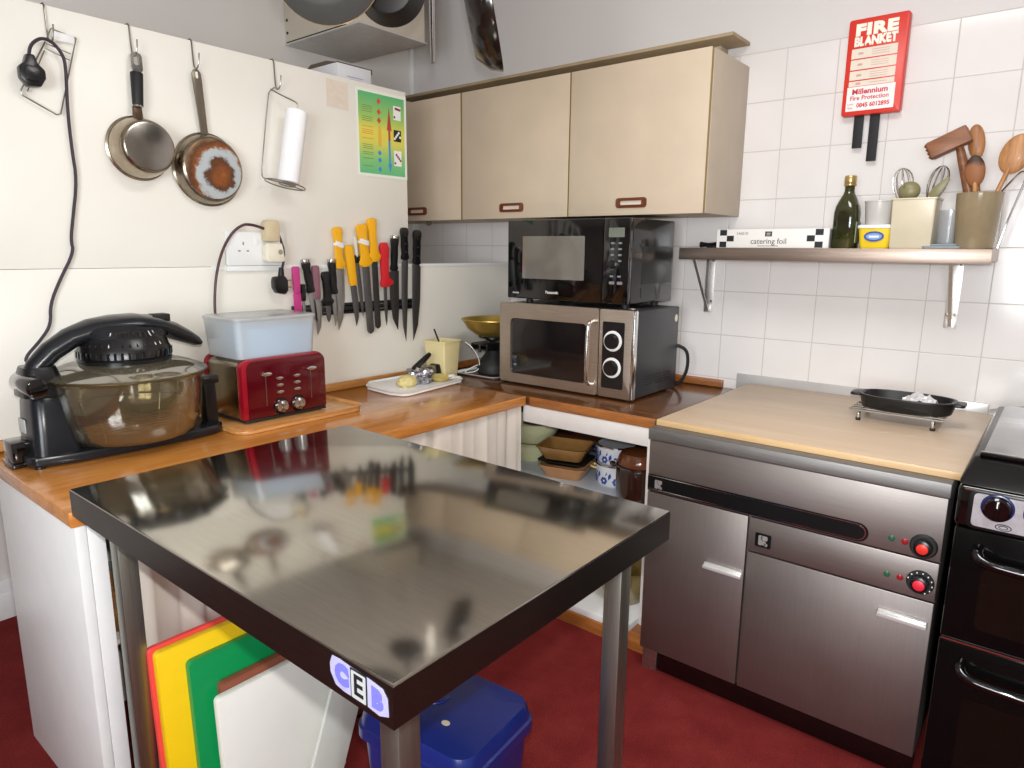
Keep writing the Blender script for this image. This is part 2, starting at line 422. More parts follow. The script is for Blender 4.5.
# makers badge: soft square R-like mark
M_badge = plain('badge_silver', (188, 186, 184), .35, metal=.6)
def badge(cx, cz, s, y, par):
    b = B(o)
    for (dx, dz, w, h) in ((-.22, 0, .34, .92), (.12, .24, .55, .42), (.1, -.22, .34, .4), (.28, -.34, .3, .28)):
        b.prism(rrect(w*s, h*s, .12*s, 3, cx+dx*s, cz+dz*s), (0, y, 0), (1, 0, 0), (0, 0, 1), .0012)
    return b.obj('badge', M_badge, par)
badge(1.452, .730, .034, fy-.0036, r)
q = B(o).prism(rrect(.050, .046, .004, 3, 1.823, .628), (0, fy-.0005, 0), (1, 0, 0), (0, 0, 1), .0012).obj('badge_plate', M_black, r)
badge(1.823, .628, .036, fy-.0018, q)
def dial(cx, cz, capcol, marks):
    kb = B(o); kb.lathe([(.034, 0), (.034, .006), (.030, .010), (.0, .010)], mat=Matrix.Translation((cx, fy-.0005, cz)) @ Matrix.Rotation(PI/2, 4, 'X'))
    k = kb.obj('dial', M_blackmatt, r)
    g = B(o); g.lathe([(.024, 0), (.022, .016), (.019, .018), (0, .018)], mat=Matrix.Translation((cx, fy-.0105, cz)) @ Matrix.Rotation(PI/2, 4, 'X')); g.obj('dial_grip', M_black, k)
    c = B(o); c.lathe([(.0145, 0), (.0145, .003), (.012, .0045), (0, .0045)], mat=Matrix.Translation((cx, fy-.0286, cz)) @ Matrix.Rotation(PI/2, 4, 'X')); c.obj('dial_cap', capcol, k)
    if marks:
        m = B(o)
        for i in range(9):
            a = math.radians(-60+i*28); px_, pz_ = cx+.0300*math.cos(a), cz+.0300*math.sin(a)
            m.prism(rrect(.003, .004, .001, 2, px_, pz_), (0, fy-.0106, 0), (1, 0, 0), (0, 0, 1), .0006)
        m.obj('dial_marks', M_white, k)
M_red = plain('red_cap', (222, 52, 40), .4); M_redp = plain('pinkish_red_cap', (220, 40, 62), .4)
dial(2.256, .738, M_red, False); dial(2.259, .632, M_redp, True)
for (cx, cz, mm, nm) in ((2.177, .739, plain('green_lens', (40, 92, 62), .25), 'green_lamp'), (2.210, .738, plain('red_lens', (150, 26, 34), .25), 'red_lamp'),
                         (2.176, .630, bpy.data.materials['green_lens'], 'green_lamp'), (2.209, .630, bpy.data.materials['red_lens'], 'red_lamp')):
    l = B(o); l.lathe([(.0085, 0), (.0085, .003), (.006, .006), (0, .007)], mat=Matrix.Translation((cx, fy-.0005, cz)) @ Matrix.Rotation(PI/2, 4, 'X'), n=20); l.obj(nm, mm, r)
B(o).box(1.470, 2.298, -.925, -.90, .004, .089, .002).obj('kickboard', M_blackgloss, r)
f = B(o); f.box(1.412, 1.468, -.93, -.88, 0, .089, .002).box(1.412, 1.436, -.932, -.93, 0, .089).box(1.44, 1.466, -.932, -.93, 0, .089); f.obj('foot', ST, r)
f = B(o); f.box(2.25, 2.29, -.2, -.16, 0, .089, .002); f.obj('foot', ST, r)
f = B(o); f.box(1.412, 1.452, -.2, -.16, 0, .089, .002); f.obj('foot', ST, r)
f = B(o); f.box(2.25, 2.29, -.899, -.86, 0, .089, .002); f.obj('foot', ST, r)
B(o).box(1.345, 2.300, -.011, -.001, .86, .985, .002).obj('splashback', plain('pale_splash_strip', (205, 203, 200), .25, metal=.35, var=.03), r)

# ---- big wooden board lying on the hot cupboard
M_beech = wood('beech_board', (196, 172, 146), (208, 186, 160), .42, 'x', .6, .1)
r = thing('wooden_board', 'large pale beech board lying on the steel hot cupboard', 'board', (1.86, -.47, .9285))
o = (1.86, -.47, .9285)
B(o).box(1.410, 2.318, -.908, -.03, .9285, .9505, .004).obj('board', M_beech, r)
B(o).box(1.410, 2.318, -.9125, -.9085, .929, .950, .0015).obj('front_edge', wood('beech_edge', (196, 160, 114), (208, 176, 130), .4, 'x', 1.4, .1), r)

# ---- stainless steel table
r = thing('steel_table', 'stainless steel prep table on square legs in the foreground', 'table', (1.3, -2.11, 0))
o = (1.3, -2.11, 0); tx0, tx1, ty0, ty1 = .7225, 1.860, -2.514, -1.718
def trr(dx, z): return [(tx0+dx, ty0+dx, z), (tx1-dx, ty0+dx, z), (tx1-dx, ty1-dx, z), (tx0+dx, ty1-dx, z)]
t = B(o); t.ring_loft([trr(.006, .952), trr(.006, .9665), trr(.0005, .9665), trr(.0015, .9690), trr(.004, .970)]); t.obj('table_top', STtop, r)
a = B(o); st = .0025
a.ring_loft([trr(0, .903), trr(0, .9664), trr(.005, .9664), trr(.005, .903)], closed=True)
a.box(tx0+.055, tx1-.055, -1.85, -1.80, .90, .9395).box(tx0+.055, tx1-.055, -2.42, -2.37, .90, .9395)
a.obj('apron', brushed('table_apron_dark_reflection', (90, 90, 84), .36, (1.5, 45, 45)), r)  # steel colour darkened to stand in for the dark room it reflects
LEGS = brushed('table_leg_steel', (156, 160, 150), .42, (45, 45, 1.5))
for (x, y) in ((.780, -2.462), (1.757, -2.456), (1.757, -1.817), (.790, -1.817)):
    l = B(o); l.box(x, x+.044, y, y+.044, .012, .9395, .003)
    lg = l.obj('leg', LEGS, r)
    f = B(o); f.cyl((x+.022, y+.022, 0), (x+.022, y+.022, .0115), .018); f.obj('foot', M_black, lg)
sk = B(o); sk.prism([(x_*.76, z_) for x_, z_ in [(-.085, -.004), (-.086, .010), (-.078, .024), (-.055, .025), (-.02, .023), (.03, .022), (.066, .019), (.078, .008), (.080, -.018), (.055, -.025), (.02, -.022), (-.045, -.023), (-.070, -.020)]], (1.790, ty0-.0002, .937), (1, 0, 0), (0, 0, 1), .0006)
sk = sk.obj('sticker', plain('sticker_lavender', (158, 156, 190), .6, var=.08, nscale=60), r, label='worn white and blue letter sticker on the apron')
M_blue = plain('print_blue', (104, 104, 190), .6); M_ink = plain('print_black', (22, 22, 26), .5)
eb = B(o); eb.prism(rrect(.036, .047, .002, 2, 0, 0), (1.790, ty0-.0012, .937), (1, 0, 0), (0, 0, 1), .0004); eb = eb.obj('letter_block', M_ink, sk)
eb2 = B(o); eb2.prism(rrect(.031, .042, .002, 2, 0, 0), (1.790, ty0-.0018, .937), (1, 0, 0), (0, 0, 1), .0004); eb2.obj('letter_block', plain('block_pale', (166, 170, 168), .6), sk)
def loc(p, oo): return (p[0]-oo[0], p[1]-oo[1], p[2]-oo[2])
lettering('E', .044, loc((1.790, ty0-.0026, .937), o), X, Z, M_ink, sk, bold=.0008)
lettering('C', .038, loc((1.752, ty0-.0012, .938), o), X, Z, M_blue, sk, bold=.004)
lettering('B', .038, loc((1.828, ty0-.0012, .934), o), X, Z, M_blue, sk, bold=.003)

# ---- wall cupboards
M_cup = plain('beige_laminate', (203, 186, 163), .45, var=.045, nscale=5, bump=.02)
M_cupe = plain('beige_end_panel', (188, 174, 155), .5, var=.05, nscale=6)
M_edge = plain('cupboard_edge_olive', (150, 128, 74), .5)
M_hand = plain('brown_plastic_handle', (104, 52, 30), .3, var=.1)
def cup_handle(off, cx, cz, par, y=-.381):
    h = B(off); w, t, k = .148, .042, .011
    outer = rrect(w, t, .013, 4); inner = rrect(w-.042, t-.024, .004, 4)
    rings = []
    for (pl, dy) in ((outer, 0), (outer, -.006), (inner, -.009), (inner, -.001)): rings.append([(cx+x, y+dy-.0003, cz+z) for x, z in pl])
    h.ring_loft(rings, False, False, True)
    ob = h.obj('handle', M_hand, par, label='brown plastic pull with a pale slot')
    h2 = B(off); h2.prism(rrect(w-.044, t-.026, .004, 3, cx, cz), (0, y-.0004, 0), (1, 0, 0), (0, 0, 1), .0016); h2.obj('slot', plain('handle_slot', (222, 206, 190), .4), ob)
def cupboard(x0, x1, doors, label, end):
    c = ((x0+x1)/2, -.18, 1.68); rr = thing('wall_cupboard', label, 'cupboard', c)
    B(c).box(x0+.001, x1-.001, -.362, -.001, 1.682, 2.302, .002).obj('carcass', M_cupe if end else M_cup, rr)
    for i, (a, b2) in enumerate(doors):
        dd = B(c).box(a+.002, b2-.002, -.381, -.3635, 1.681, 2.303, .002).obj('door', M_cup, rr)
        B(c).box(a+.0005, a+.0019, -.3805, -.364, 1.682, 2.302).obj('edge_band', M_edge, dd); B(c).box(b2-.0019, b2-.0005, -.3805, -.364, 1.682, 2.302).obj('edge_band', M_edge, dd)
        cup_handle(c, (a+b2)/2, 1.732, dd)
    return rr
cupboard(-.024, 1.300, [(-.024, .640), (.643, 1.298)], 'double beige wall cupboard over the microwaves, brown handles', True)
lc = cupboard(-.690, -.030, [(-.690, -.030)], 'single beige wall cupboard partly hidden behind the cream partition', False)
cl = B((-.36, -.18, 1.68)); cl.lathe([(.0, 0), (.012, .004), (.016, .014), (.010, .02), (.0, .02)], c=(-.30, -.352, 1.660), n=14); cl.obj('catch', plain('olive_catch', (96, 98, 60), .5), lc)
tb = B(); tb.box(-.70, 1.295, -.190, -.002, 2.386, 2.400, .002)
tb = tb.obj('top_board', plain('shaded_beige_board', (168, 148, 118), .7, var=.06))  # cupboard beige darkened to brown, puts the underside's shade into the colour
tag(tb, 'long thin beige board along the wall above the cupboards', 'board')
bt = B(); bt.box(-.6, 1.2, -.08, -.002, 2.3035, 2.3855, .002); bt.obj('batten', M_cupe, tb)

# ---- steel wall shelf
M_shelf = brushed('shelf_steel', (158, 142, 130), .42, (1.2, 40, 40))
r = thing('wall_shelf', 'long stainless steel shelf on two brackets on the tiled wall', 'shelf', (1.7, -.12, 1.495))
o = (1.7, -.12, 1.495)
s_ = B(o); s_.box(1.142, 2.262, -.250, -.002, 1.540, 1.546).box(1.142, 2.262, -.2515, -.246, 1.496, 1.546, .0015).box(1.142, 1.147, -.246, -.002, 1.51, 1.540).box(2.257, 2.262, -.246, -.002, 1.505, 1.540)
s_.box(1.142, 2.262, -.246, -.225, 1.496, 1.499)
s_.obj('shelf_plate', M_shelf, r)
for bx in (1.185, 2.142):
    b_ = B(o); b_.box(bx-.021, bx+.021, -.006, -.0015, 1.255, 1.539, .001).box(bx-.016, bx+.016, -.224, -.0065, 1.533, 1.5395, .001)
    b_.hexa([(bx-.006, -.012, 1.260), (bx+.006, -.012, 1.260), (bx+.006, -.009, 1.262), (bx-.006, -.009, 1.262)], [(bx-.006, -.217, 1.531), (bx+.006, -.217, 1.531), (bx+.006, -.213, 1.532), (bx-.006, -.213, 1.532)])
    b_.box(bx-.016, bx+.016, -.012, -.006, 1.255, 1.29, .001)
    b_.obj('bracket', brushed('bracket_steel', (226, 222, 218), .45, (20, 20, 20)), r)
    brk = r.children[-1]
    for (dx, dz) in ((-.013, 1.49), (.013, 1.49), (-.013, 1.305), (.013, 1.305)): B(o).lathe([(.006, 0), (.005, .003), (0, .004)], mat=Matrix.Translation((bx+dx, -.0062, dz)) @ Matrix.Rotation(PI/2, 4, 'X'), n=10).obj('screw', M_steelwire, brk)

# ---- black cooker
r = thing('cooker', 'black freestanding cooker with silver control panel at the right edge', 'cooker', (2.6, -.6, 0))
o = (2.6, -.6, 0); cf = -1.03
M_ck = plain('cooker_enamel', (12, 12, 13), .25, var=.1, spec=.35)
B(o).box(2.325, 2.925, -1.0, -.13, .03, .962, .006).obj('body', M_ck, r)
tp = B(o); tp.hexa([(2.318, cf-.004, .955), (2.932, cf-.004, .955), (2.932, -.13, .955), (2.318, -.13, .955)], [(2.338, cf+.09, 1.012), (2.915, cf+.09, 1.012), (2.915, -.17, 1.012), (2.338, -.17, 1.012)], .008)
tp.obj('hob_surround', M_ck, r)
B(o).box(2.356, 2.900, -.915, -.205, 1.0125, 1.022, .003).obj('glass_lid', plain('grey_glass_lid', (150, 150, 150), .16, var=.03, coat=.3), r)
B(o).box(2.350, 2.905, -.945, -.920, 1.0125, 1.024, .004).obj('lid_trim', M_blackgloss, r)
B(o).box(2.322, 2.928, cf-.004, -1.0005, .846, .954, .010, 3).obj('control_fascia', M_blackgloss, r)
fa = r.children[-1]
B(o).box(2.336, 2.914, cf-.0065, cf-.0045, .944, .948).obj('trim_line', M_chrome, fa)
fr = B(o); fr.prism(rrect(.57, .100, .014, 4, 2.632, .898), (0, cf-.0045, 0), (1, 0, 0), (0, 0, 1), .004, .001); fr.obj('panel_frame', M_black, fa)
sp = B(o); sp.prism(rrect(.545, .086, .010, 4, 2.630, .899), (0, cf-.0087, 0), (1, 0, 0), (0, 0, 1), .002); sp = sp.obj('control_panel', plain('silver_panel', (196, 196, 200), .35, metal=.7, var=.12, nscale=60), r)
M_rim = plain('dark_blue_rim', (34, 34, 84), .25)
for kx in (2.408, 2.494, 2.580, 2.666, 2.752, 2.838):
    RM = Matrix.Translation((kx, cf-.011, .914)) @ Matrix.Rotation(PI/2, 4, 'X')
    k = B(o); k.lathe([(.035, 0), (.035, .004), (.031, .006)], mat=RM); kn = k.obj('knob', M_rim, r)
    k = B(o); k.lathe([(.0305, .0062), (.0295, .022), (.025, .026), (0, .026)], mat=RM); k.box(kx-.005, kx+.005, cf-.044, cf-.036, .888, .940, .002); k.obj('knob_grip', M_blackgloss, kn)
    m_ = B(o); m_.box(kx-.0012, kx+.0012, cf-.0447, cf-.0443, .922, .938); m_.obj('knob_mark', M_white, kn)
lg = B(o); lg.tube([(2.425+.016*math.cos(a*PI/12), cf-.0113, .866+.0075*math.sin(a*PI/12)) for a in range(24)], .0012, 5, True); lg.tube([(2.425+.009*math.cos(a*PI/12), cf-.0113, .866+.004*math.sin(a*PI/12)) for a in range(24)], .0010, 5, True); lg.obj('oval_mark', M_ink, sp)
M_ovg = plain('oven_glass', (9, 9, 9), .16, spec=.2)
def oven_door(z0, z1, hz):
    d = B(o).box(2.326, 2.924, cf-.001, -1.0005, z0, z1, .006).obj('oven_door', M_ovg, r)
    w_ = B(o); w_.prism(rrect(.46, (z1-z0)*.55, .02, 4, 2.625, z0+(z1-z0)*.42), (0, cf-.0012, 0), (1, 0, 0), (0, 0, 1), .0012); w_.obj('window', plain('oven_window', (18, 13, 10), .1, spec=.25), d)
    h = B(o); h.tube([(2.382, cf-.002, hz+.022), (2.380, cf-.026, hz+.016), (2.392, cf-.043, hz+.004), (2.43, cf-.048, hz-.002), (2.62, cf-.05, hz-.003), (2.81, cf-.048, hz-.002), (2.858, cf-.043, hz+.004), (2.87, cf-.026, hz+.016), (2.868, cf-.002, hz+.022)], .0125, 12, smooth=2)
    h.obj('handle', M_blackgloss, d)
oven_door(.532, .842, .775); oven_door(.045, .526, .455)
pl = B(o); pl.box(2.335, 2.915, -.98, -.2, 0, .0295); pl.obj('plinth', M_blackmatt, r)
st_ = B(o); st_.box(2.330, 2.920, cf-.002, -1.0, .5265, .5315); st_.obj('door_strip', M_chrome, r)

# ---- water heater and cardboard box high up at left
r = thing('water_heater', 'pale boxy water heater mounted high on the left wall', 'water heater', (-.5, -.68, 2.55))
o = (-.5, -.68, 2.55); M_beige = plain('heater_beige', (206, 198, 182), .5, var=.02)
B(o).box(-.799, -.205, -.868, -.455, 2.552, 2.945, .004).obj('case', M_beige, r)
B(o).box(-.799, -.2, -.872, -.45, 2.544, 2.5515, .002).obj('base_plate', plain('heater_grey', (200, 198, 194), .45), r)
B(o).box(-.785, -.30, -.8705, -.8685, 2.5535, 2.558).obj('seam_strip', M_blackmatt, r)
for (zz) in (2.60, 2.66):
    c_ = B(o); c_.cyl((-.775, -.871, zz), (-.775, -.8685, zz), .007, n=12); c_.obj('screw', M_blackmatt, r)
r = thing('cardboard_box', 'small white carton with open flap behind the top of the partition', 'box', (-.2, -.99, 2.171))
o = (-.2, -.99, 2.171); M_cart = plain('white_carton', (216, 216, 220), .6, var=.02)
B(o).box(-.32, -.10, -1.08, -.895, 2.171, 2.318, .002).obj('carton', M_cart, r)
M_brownc = plain('carton_inside', (96, 84, 68), .8)
fl_ = B(o); fl_.hexa([(-.32, -1.081, 2.3185), (-.10, -1.081, 2.3185), (-.10, -1.076, 2.3185), (-.32, -1.076, 2.3185)], [(-.32, -1.061, 2.342), (-.20, -1.061, 2.342), (-.20, -1.057, 2.342), (-.32, -1.057, 2.342)]); fl_.obj('flap', M_brownc, r)
B(o).box(-.322, -.098, -.893, -.890, 2.3, 2.321).box(-.105, -.099, -1.08, -.89, 2.3185, 2.3215).obj('lid_edge', M_brownc, r)
lines = B(o); lines.box(-.0997, -.0993, -1.03, -.94, 2.268, 2.272).box(-.0997, -.0993, -1.02, -.95, 2.258, 2.261); lines.obj('print', plain('carton_print', (160, 162, 186), .6), r)
# ================================================================= things hanging on the cream partition (plane x = 0, u = +y, v = +z seen from the kitchen)
def s_hook(y, zb, label, fr=.03):
    h = B((.0, y, 2.232))
    h.tube([(-.046, y, 2.20), (-.046, y, 2.2365), (-.02, y, 2.2375), (.004, y, 2.2365), (.006, y, 2.20), (.007, y, zb+.03), (.010, y, zb), (fr*.7, y+.004, zb-.006), (fr+.004, y+.006, zb+.012), (fr+.006, y+.008, zb+.045)], .0026, 7, smooth=2)
    return tag(h.obj('s_hook', M_steelwire), label, 'hook', 'hooks over the partition')
s_hook(-2.214, 2.128, 'wire hook over the partition holding the plug rack')
s_hook(-1.976, 2.140, 'wire hook over the partition holding the small saucepan')
s_hook(-1.772, 2.142, 'wire hook over the partition holding the burnt frying pan')
s_hook(-1.455, 2.130, 'wire hook over the partition holding the kitchen roll')

# ---- wire rack with plug
r = thing('wire_rack', 'thin bent wire rack hanging at the upper left of the partition', 'rack', (.012, -2.21, 2.12))
o = (.012, -2.21, 2.12)
w_ = B(o)
w_.tube([(.012, -2.222, 2.128), (.012, -2.205, 2.166), (.012, -2.139, 2.153), (.012, -2.160, 2.080), (.012, -2.204, 1.925), (.012, -2.216, 1.920), (.012, -2.300, 1.962), (.012, -2.302, 1.975), (.012, -2.224, 2.125)], .0022, 6)
w_.tube([(.016, -2.223, 2.120), (.016, -2.160, 2.104)], .0018, 6).tube([(.016, -2.226, 2.105), (.016, -2.165, 2.085)], .0018, 6)
w_.tube([(.010, -2.228, 2.10), (.010, -2.285, 1.975)], .0018, 6)
w_.obj('frame', M_steelwire, r)
cp = B(o); cp.box(.010, .014, -2.20, -2.145, 2.135, 2.160, .001); cp.obj('hanger_plate', M_white, r)
r = thing('power_plug', 'black mains plug and cord hooked over the wire rack, cord down to the glass oven', 'plug', (.04, -2.28, 2.03))
o = (.04, -2.28, 2.03)
p = B(o); p.prism([(-.017, .026), (-.010, .050), (.010, .050), (.017, .026), (.034, .010), (.034, -.012), (.019, -.038), (-.014, -.041), (-.032, -.019), (-.032, .012)], (.026, -2.279, 2.024), Y, Z, .030, .005)
p.prism(rrect(.042, .042, .013, 4, 0, -.005), (.056, -2.279, 2.024), Y, Z, .006, .002)
p.obj('plug_body', M_black, r)
M_cord = plain('dark_violet_cord', (54, 44, 56), .45)
c = B(o); c.tube([(.035, -2.279, 2.058), (.035, -2.274, 2.095), (.03, -2.256, 2.118), (.024, -2.232, 2.132), (.022, -2.206, 2.125), (.022, -2.186, 2.099), (.020, -2.178, 2.069), (.016, -2.186, 1.936), (.014, -2.185, 1.82), (.012, -2.180, 1.731), (.012, -2.204, 1.608), (.012, -2.216, 1.546), (.012, -2.211, 1.509), (.012, -2.259, 1.423), (.012, -2.294, 1.347), (.012, -2.298, 1.285), (.02, -2.332, 1.241), (.03, -2.385, 1.190), (.05, -2.379, 1.172), (.08, -2.363, 1.165), (.125, -2.36, 1.15)], .0048, 8, smooth=2)
c.obj('cord', M_cord, r)

# ---- pans
M_panst = brushed('saucepan_steel', (168, 156, 138), .24, (10, 10, 10), .15)
def burnt(name, base, edge, burn, cx, cy, inner):
    m, nt, b = _new(name)
    tc = nt.nodes.new('ShaderNodeTexCoord'); mp = nt.nodes.new('ShaderNodeMapping'); mp.inputs['Location'].default_value = (0, -cx, -cy); nt.links.new(tc.outputs['Object'], mp.inputs['Vector'])
    ln = nt.nodes.new('ShaderNodeVectorMath'); ln.operation = 'LENGTH'; nt.links.new(mp.outputs['Vector'], ln.inputs[0])
    n = _noise(nt, tc.outputs['Object'], 26, 5, .7)
    ad = nt.nodes.new('ShaderNodeMath'); ad.operation = 'MULTIPLY_ADD'; ad.inputs[1].default_value = .06; nt.links.new(n, ad.inputs[0]); nt.links.new(ln.outputs['Value'], ad.inputs[2])
    nt.links.new(_ramp(nt, ad.outputs[0], [(.050, lin(*burn[0])), (.080, lin(*burn[1])), (.102, lin(*burn[2])), (.110, lin(*base)), (.128, lin(*base)), (.137, lin(*burn[1])), (.152, lin(*burn[2])), (.18, lin(*edge))]), b.inputs['Base Color'])
    b.inputs['Roughness'].default_value = .35; b.inputs['Metallic'].default_value = .25
    return m
def pan(name, label, y, z, rim, base, depth, mat, basemat, x0=.006):
    rr = thing(name, label, 'pan', (x0, y, z)); RM = Matrix.Rotation(PI/2, 4, 'Y')
    b_ = B(); b_.lathe([(rim+.005, 0), (rim+.006, .004), (rim, .008), (rim*.985, depth*.35), (base+(rim-base)*.35, depth*.8), (base, depth-.004), (base-.006, depth), (base-.010, depth-.002), (base*.9, depth-.005), (rim*.96, .012), (rim-.004, .0)], n=48, mat=RM, close=True)
    b_.obj('pan_body', mat, rr)
    d = B(); d.lathe([(base-.005, depth-.006), (base-.006, depth+.0015), (base-.012, depth+.003), (0.0, depth+.003)], n=48, mat=RM); d.obj('pan_base', basemat, rr)
    return rr
r = pan('saucepan', 'small steel saucepan with black grip hanging base out on the partition', -1.983, 1.848, .097, .082, .088, M_panst, brushed('saucepan_base', (158, 154, 146), .2, (3, 3, 3), .1))
h = B(); h.prism([(-.016, .085), (.016, .085), (.013, .135), (-.013, .135)], (.012, 0, 0), Y, Z, .014, .003); h.obj('bracket', plain('bracket_brown', (86, 66, 48), .35, metal=.5), r)
h = B(); h.cyl((.02, .003, .130), (.016, .010, .238), .0165, .0195, n=16, bev=.004); g = h.obj('grip', M_blackmatt, r)
h = B(); h.cyl((.0202, 0, .1285), (.02, 0, .134), .0175, n=16); h.obj('collar', M_chrome, g)
h = B(); h.ring_loft([[(.016+dx, q[0]+.011, q[1]+.268) for q in pl] for (pl, dx) in ((rrect(.036, .062, .014, 4), -.006), (rrect(.036, .062, .014, 4), .006), (rrect(.016, .030, .007, 4, 0, .006), .006), (rrect(.016, .030, .007, 4, 0, .006), -.006))], closed=True); h.obj('hanging_eye', M_chrome, r)
r = pan('frying_pan', 'steel frying pan with a scorched brown base hanging on the partition', -1.749, 1.802, .122, .109, .048, brushed('frying_pan_steel', (150, 140, 124), .26, (10, 10, 10), .15), burnt('scorched_enamel', (186, 194, 196), (150, 116, 76), [(198, 132, 62), (142, 80, 36), (84, 52, 32)], .018, -.022, 0)); r.rotation_euler = (.07, 0, 0)
h = B(); h.prism([(-.013, .120), (.013, .120), (.017, .300), (.016, .322), (.008, .334), (-.008, .334), (-.016, .322), (-.017, .300)], (.010, 0, 0), Y, Z, .006, .0018)
h.obj('handle', plain('dull_steel_handle', (126, 118, 104), .35, metal=.8, var=.1), r)
h = B(); h.prism(rrect(.009, .022, .004, 3, 0, .315), (.0161, 0, 0), Y, Z, .0005); h.obj('hanging_slot', M_cream, r.children[-1])

# ---- kitchen roll in its wire holder (swings slightly)
r = thing('kitchen_roll_holder', 'wire kitchen roll holder hanging tilted from a hook on the partition', 'holder', (.02, -1.470, 2.118))
r.rotation_euler = (-math.radians(11.5), 0, 0)
h = B(); h.tube([(.0, 0.0, .012), (.0, -.014, -.004), (-.004, -.020, -.02), (-.002, -.010, -.30), (.01, -.012, -.335), (.058, -.020, -.345)], .0024, 7, smooth=1)
h.tube([(.0, -.016, .0), (.02, .020, -.012), (.05, .062, -.024), (.058, .072, -.032), (.058, .072, -.05)], .0024, 7, smooth=1)
h.tube([(.058+.062*math.cos(a*PI/14), .060+.080*math.sin(a*PI/14), -.345) for a in range(28)], .0024, 6, True)
h.tube([(.058+.03*math.cos(a*PI/10), .068+.03*math.sin(a*PI/10), -.343) for a in range(20)], .0024, 6, True)
h.tube([(.058, .140, -.345), (.058, .070, -.341), (.058, -.018, -.345)], .0022, 6).tube([(.058, .072, -.05), (.058, .070, -.341)], .0024, 6)
h.obj('wire_frame', M_steelwire, r)
k = B(); k.lathe([(.010, -.335), (.039, -.335), (.041, -.333), (.041, -.062), (.039, -.060), (.010, -.060)], c=(.058, .071, 0), n=40, close=True)
k = k.obj('kitchen_roll', plain('kitchen_paper', (242, 242, 244), .9, var=.015, bump=.15, nscale=60))
k.location = r.location; k.rotation_euler = r.rotation_euler
tag(k, 'white kitchen paper roll on the wire holder on the partition', 'kitchen roll')

# ---- poster and old note
def flat(o, pts, mat, name, par, t=.0006, off=None): return B(off or (0, 0, 0)).prism(pts, o, Y, Z, t).obj(name, mat, par)
r = thing('poster', 'green and yellow food temperature chart at the far top corner of the partition', 'poster', (.001, -.925, 2.027))
W_, H_ = .288, .366
B().prism(rrect(W_, H_, .003, 2), (0, 0, 0), Y, Z, .0009).obj('paper', plain('poster_paper', (232, 236, 222), .35, var=.01), r)
def grad():
    m, nt, b = _new('chart_print'); tc = nt.nodes.new('ShaderNodeTexCoord'); sp_ = nt.nodes.new('ShaderNodeSeparateXYZ'); nt.links.new(tc.outputs['Object'], sp_.inputs[0])
    mr = nt.nodes.new('ShaderNodeMapRange'); mr.inputs['From Min'].default_value = -.17; mr.inputs['From Max'].default_value = .17; nt.links.new(sp_.outputs['Z'], mr.inputs['Value'])
    nt.links.new(_ramp(nt, mr.outputs[0], [(.0, lin(96, 184, 128)), (.2, lin(132, 196, 118)), (.4, lin(214, 208, 88)), (.55, lin(222, 212, 84)), (.72, lin(150, 196, 100)), (1.0, lin(84, 176, 116))]), b.inputs['Base Color'])
    b.inputs['Roughness'].default_value = .35; return m
B().prism(rrect(W_-.026, H_-.026, .002, 2), (.0009, 0, 0), Y, Z, .0004).obj('chart', grad(), r)
e_ = .0014
M_pr = plain('print_red', (206, 72, 56), .4); M_pb = plain('print_skyblue', (56, 140, 206), .4); M_po = plain('print_orange', (226, 140, 56), .4); M_pk = plain('print_olive', (120, 138, 70), .5)
def dia(y, z, s, m): return B().prism([(-s, 0), (0, -s*1.15), (s, 0), (0, s*1.15)], (e_, y, z), Y, Z, .0004).obj('diamond', m, r)
for z in (.140, .096, .060): dia(-.018, z, .012, M_pr)
for z in (-.078, -.108, -.148): dia(-.018, z, .011, M_pb)
b_ = B()
for k_ in range(5): b_.box(e_, e_+.0004, -.024+k_*.004, -.0225+k_*.004, -.05, .045-abs(k_-2)*.012)
b_.obj('orange_bars', M_po, r)
B().prism([(.040, .125), (.026, .022), (.034, .026), (.034, -.02), (.046, -.02), (.046, .026), (.054, .022)], (e_, 0, 0), Y, Z, .0004).obj('arrow', plain('print_brick', (176, 64, 56), .4), r)
B().prism([(.034, -.0205), (.036, -.12), (.029, -.118), (.041, -.158), (.053, -.118), (.045, -.12), (.046, -.0205)], (e_, 0, 0), Y, Z, .0004).obj('arrow', M_pb, r)
for (z0, z1, m) in ((.075, .135, M_white), (-.018, .032, M_ink), (-.125, -.058, M_white)):
    pc = B().box(e_, e_+.0004, .066, .110, z0, z1).obj('picture', m, r)
    sp2 = B()
    for k_ in range(5): sp2.prism(circ(.006, 8, .072+.008*k_, z0+.012+(.037*k_ % (z1-z0-.022))), (e_+.0005, 0, 0), Y, Z, .0002)
    sp2.obj('picture_print', plain('print_crimson', (150, 56, 66), .5) if m is M_white else M_white, pc)
tl = B()
for z in (.112, .104, .096, .088, .066, .058, .05, -.05, -.058, -.066, -.082, -.09, -.108, -.14): tl.box(e_, e_+.0003, -.112, -.055, z, z+.0028)
tl.obj('print_lines', M_pk, r)
ol = B()
for z in (.026, .012, .004, -.004, -.024): ol.box(e_, e_+.0003, -.114, -.052, z, z+.003)
ol.obj('print_lines', M_po, r)
n = B(); n.prism([(-.054, -.052), (.056, -.056), (.055, .052), (-.052, .054)], (.0008, -1.163, 2.160), Y, Z, .0008)
nt_ = n.obj('paper_note', plain('faded_note', (222, 208, 192), .7, var=.05, nscale=40)); tag(nt_, 'small faded pinkish paper note beside the poster', 'note')

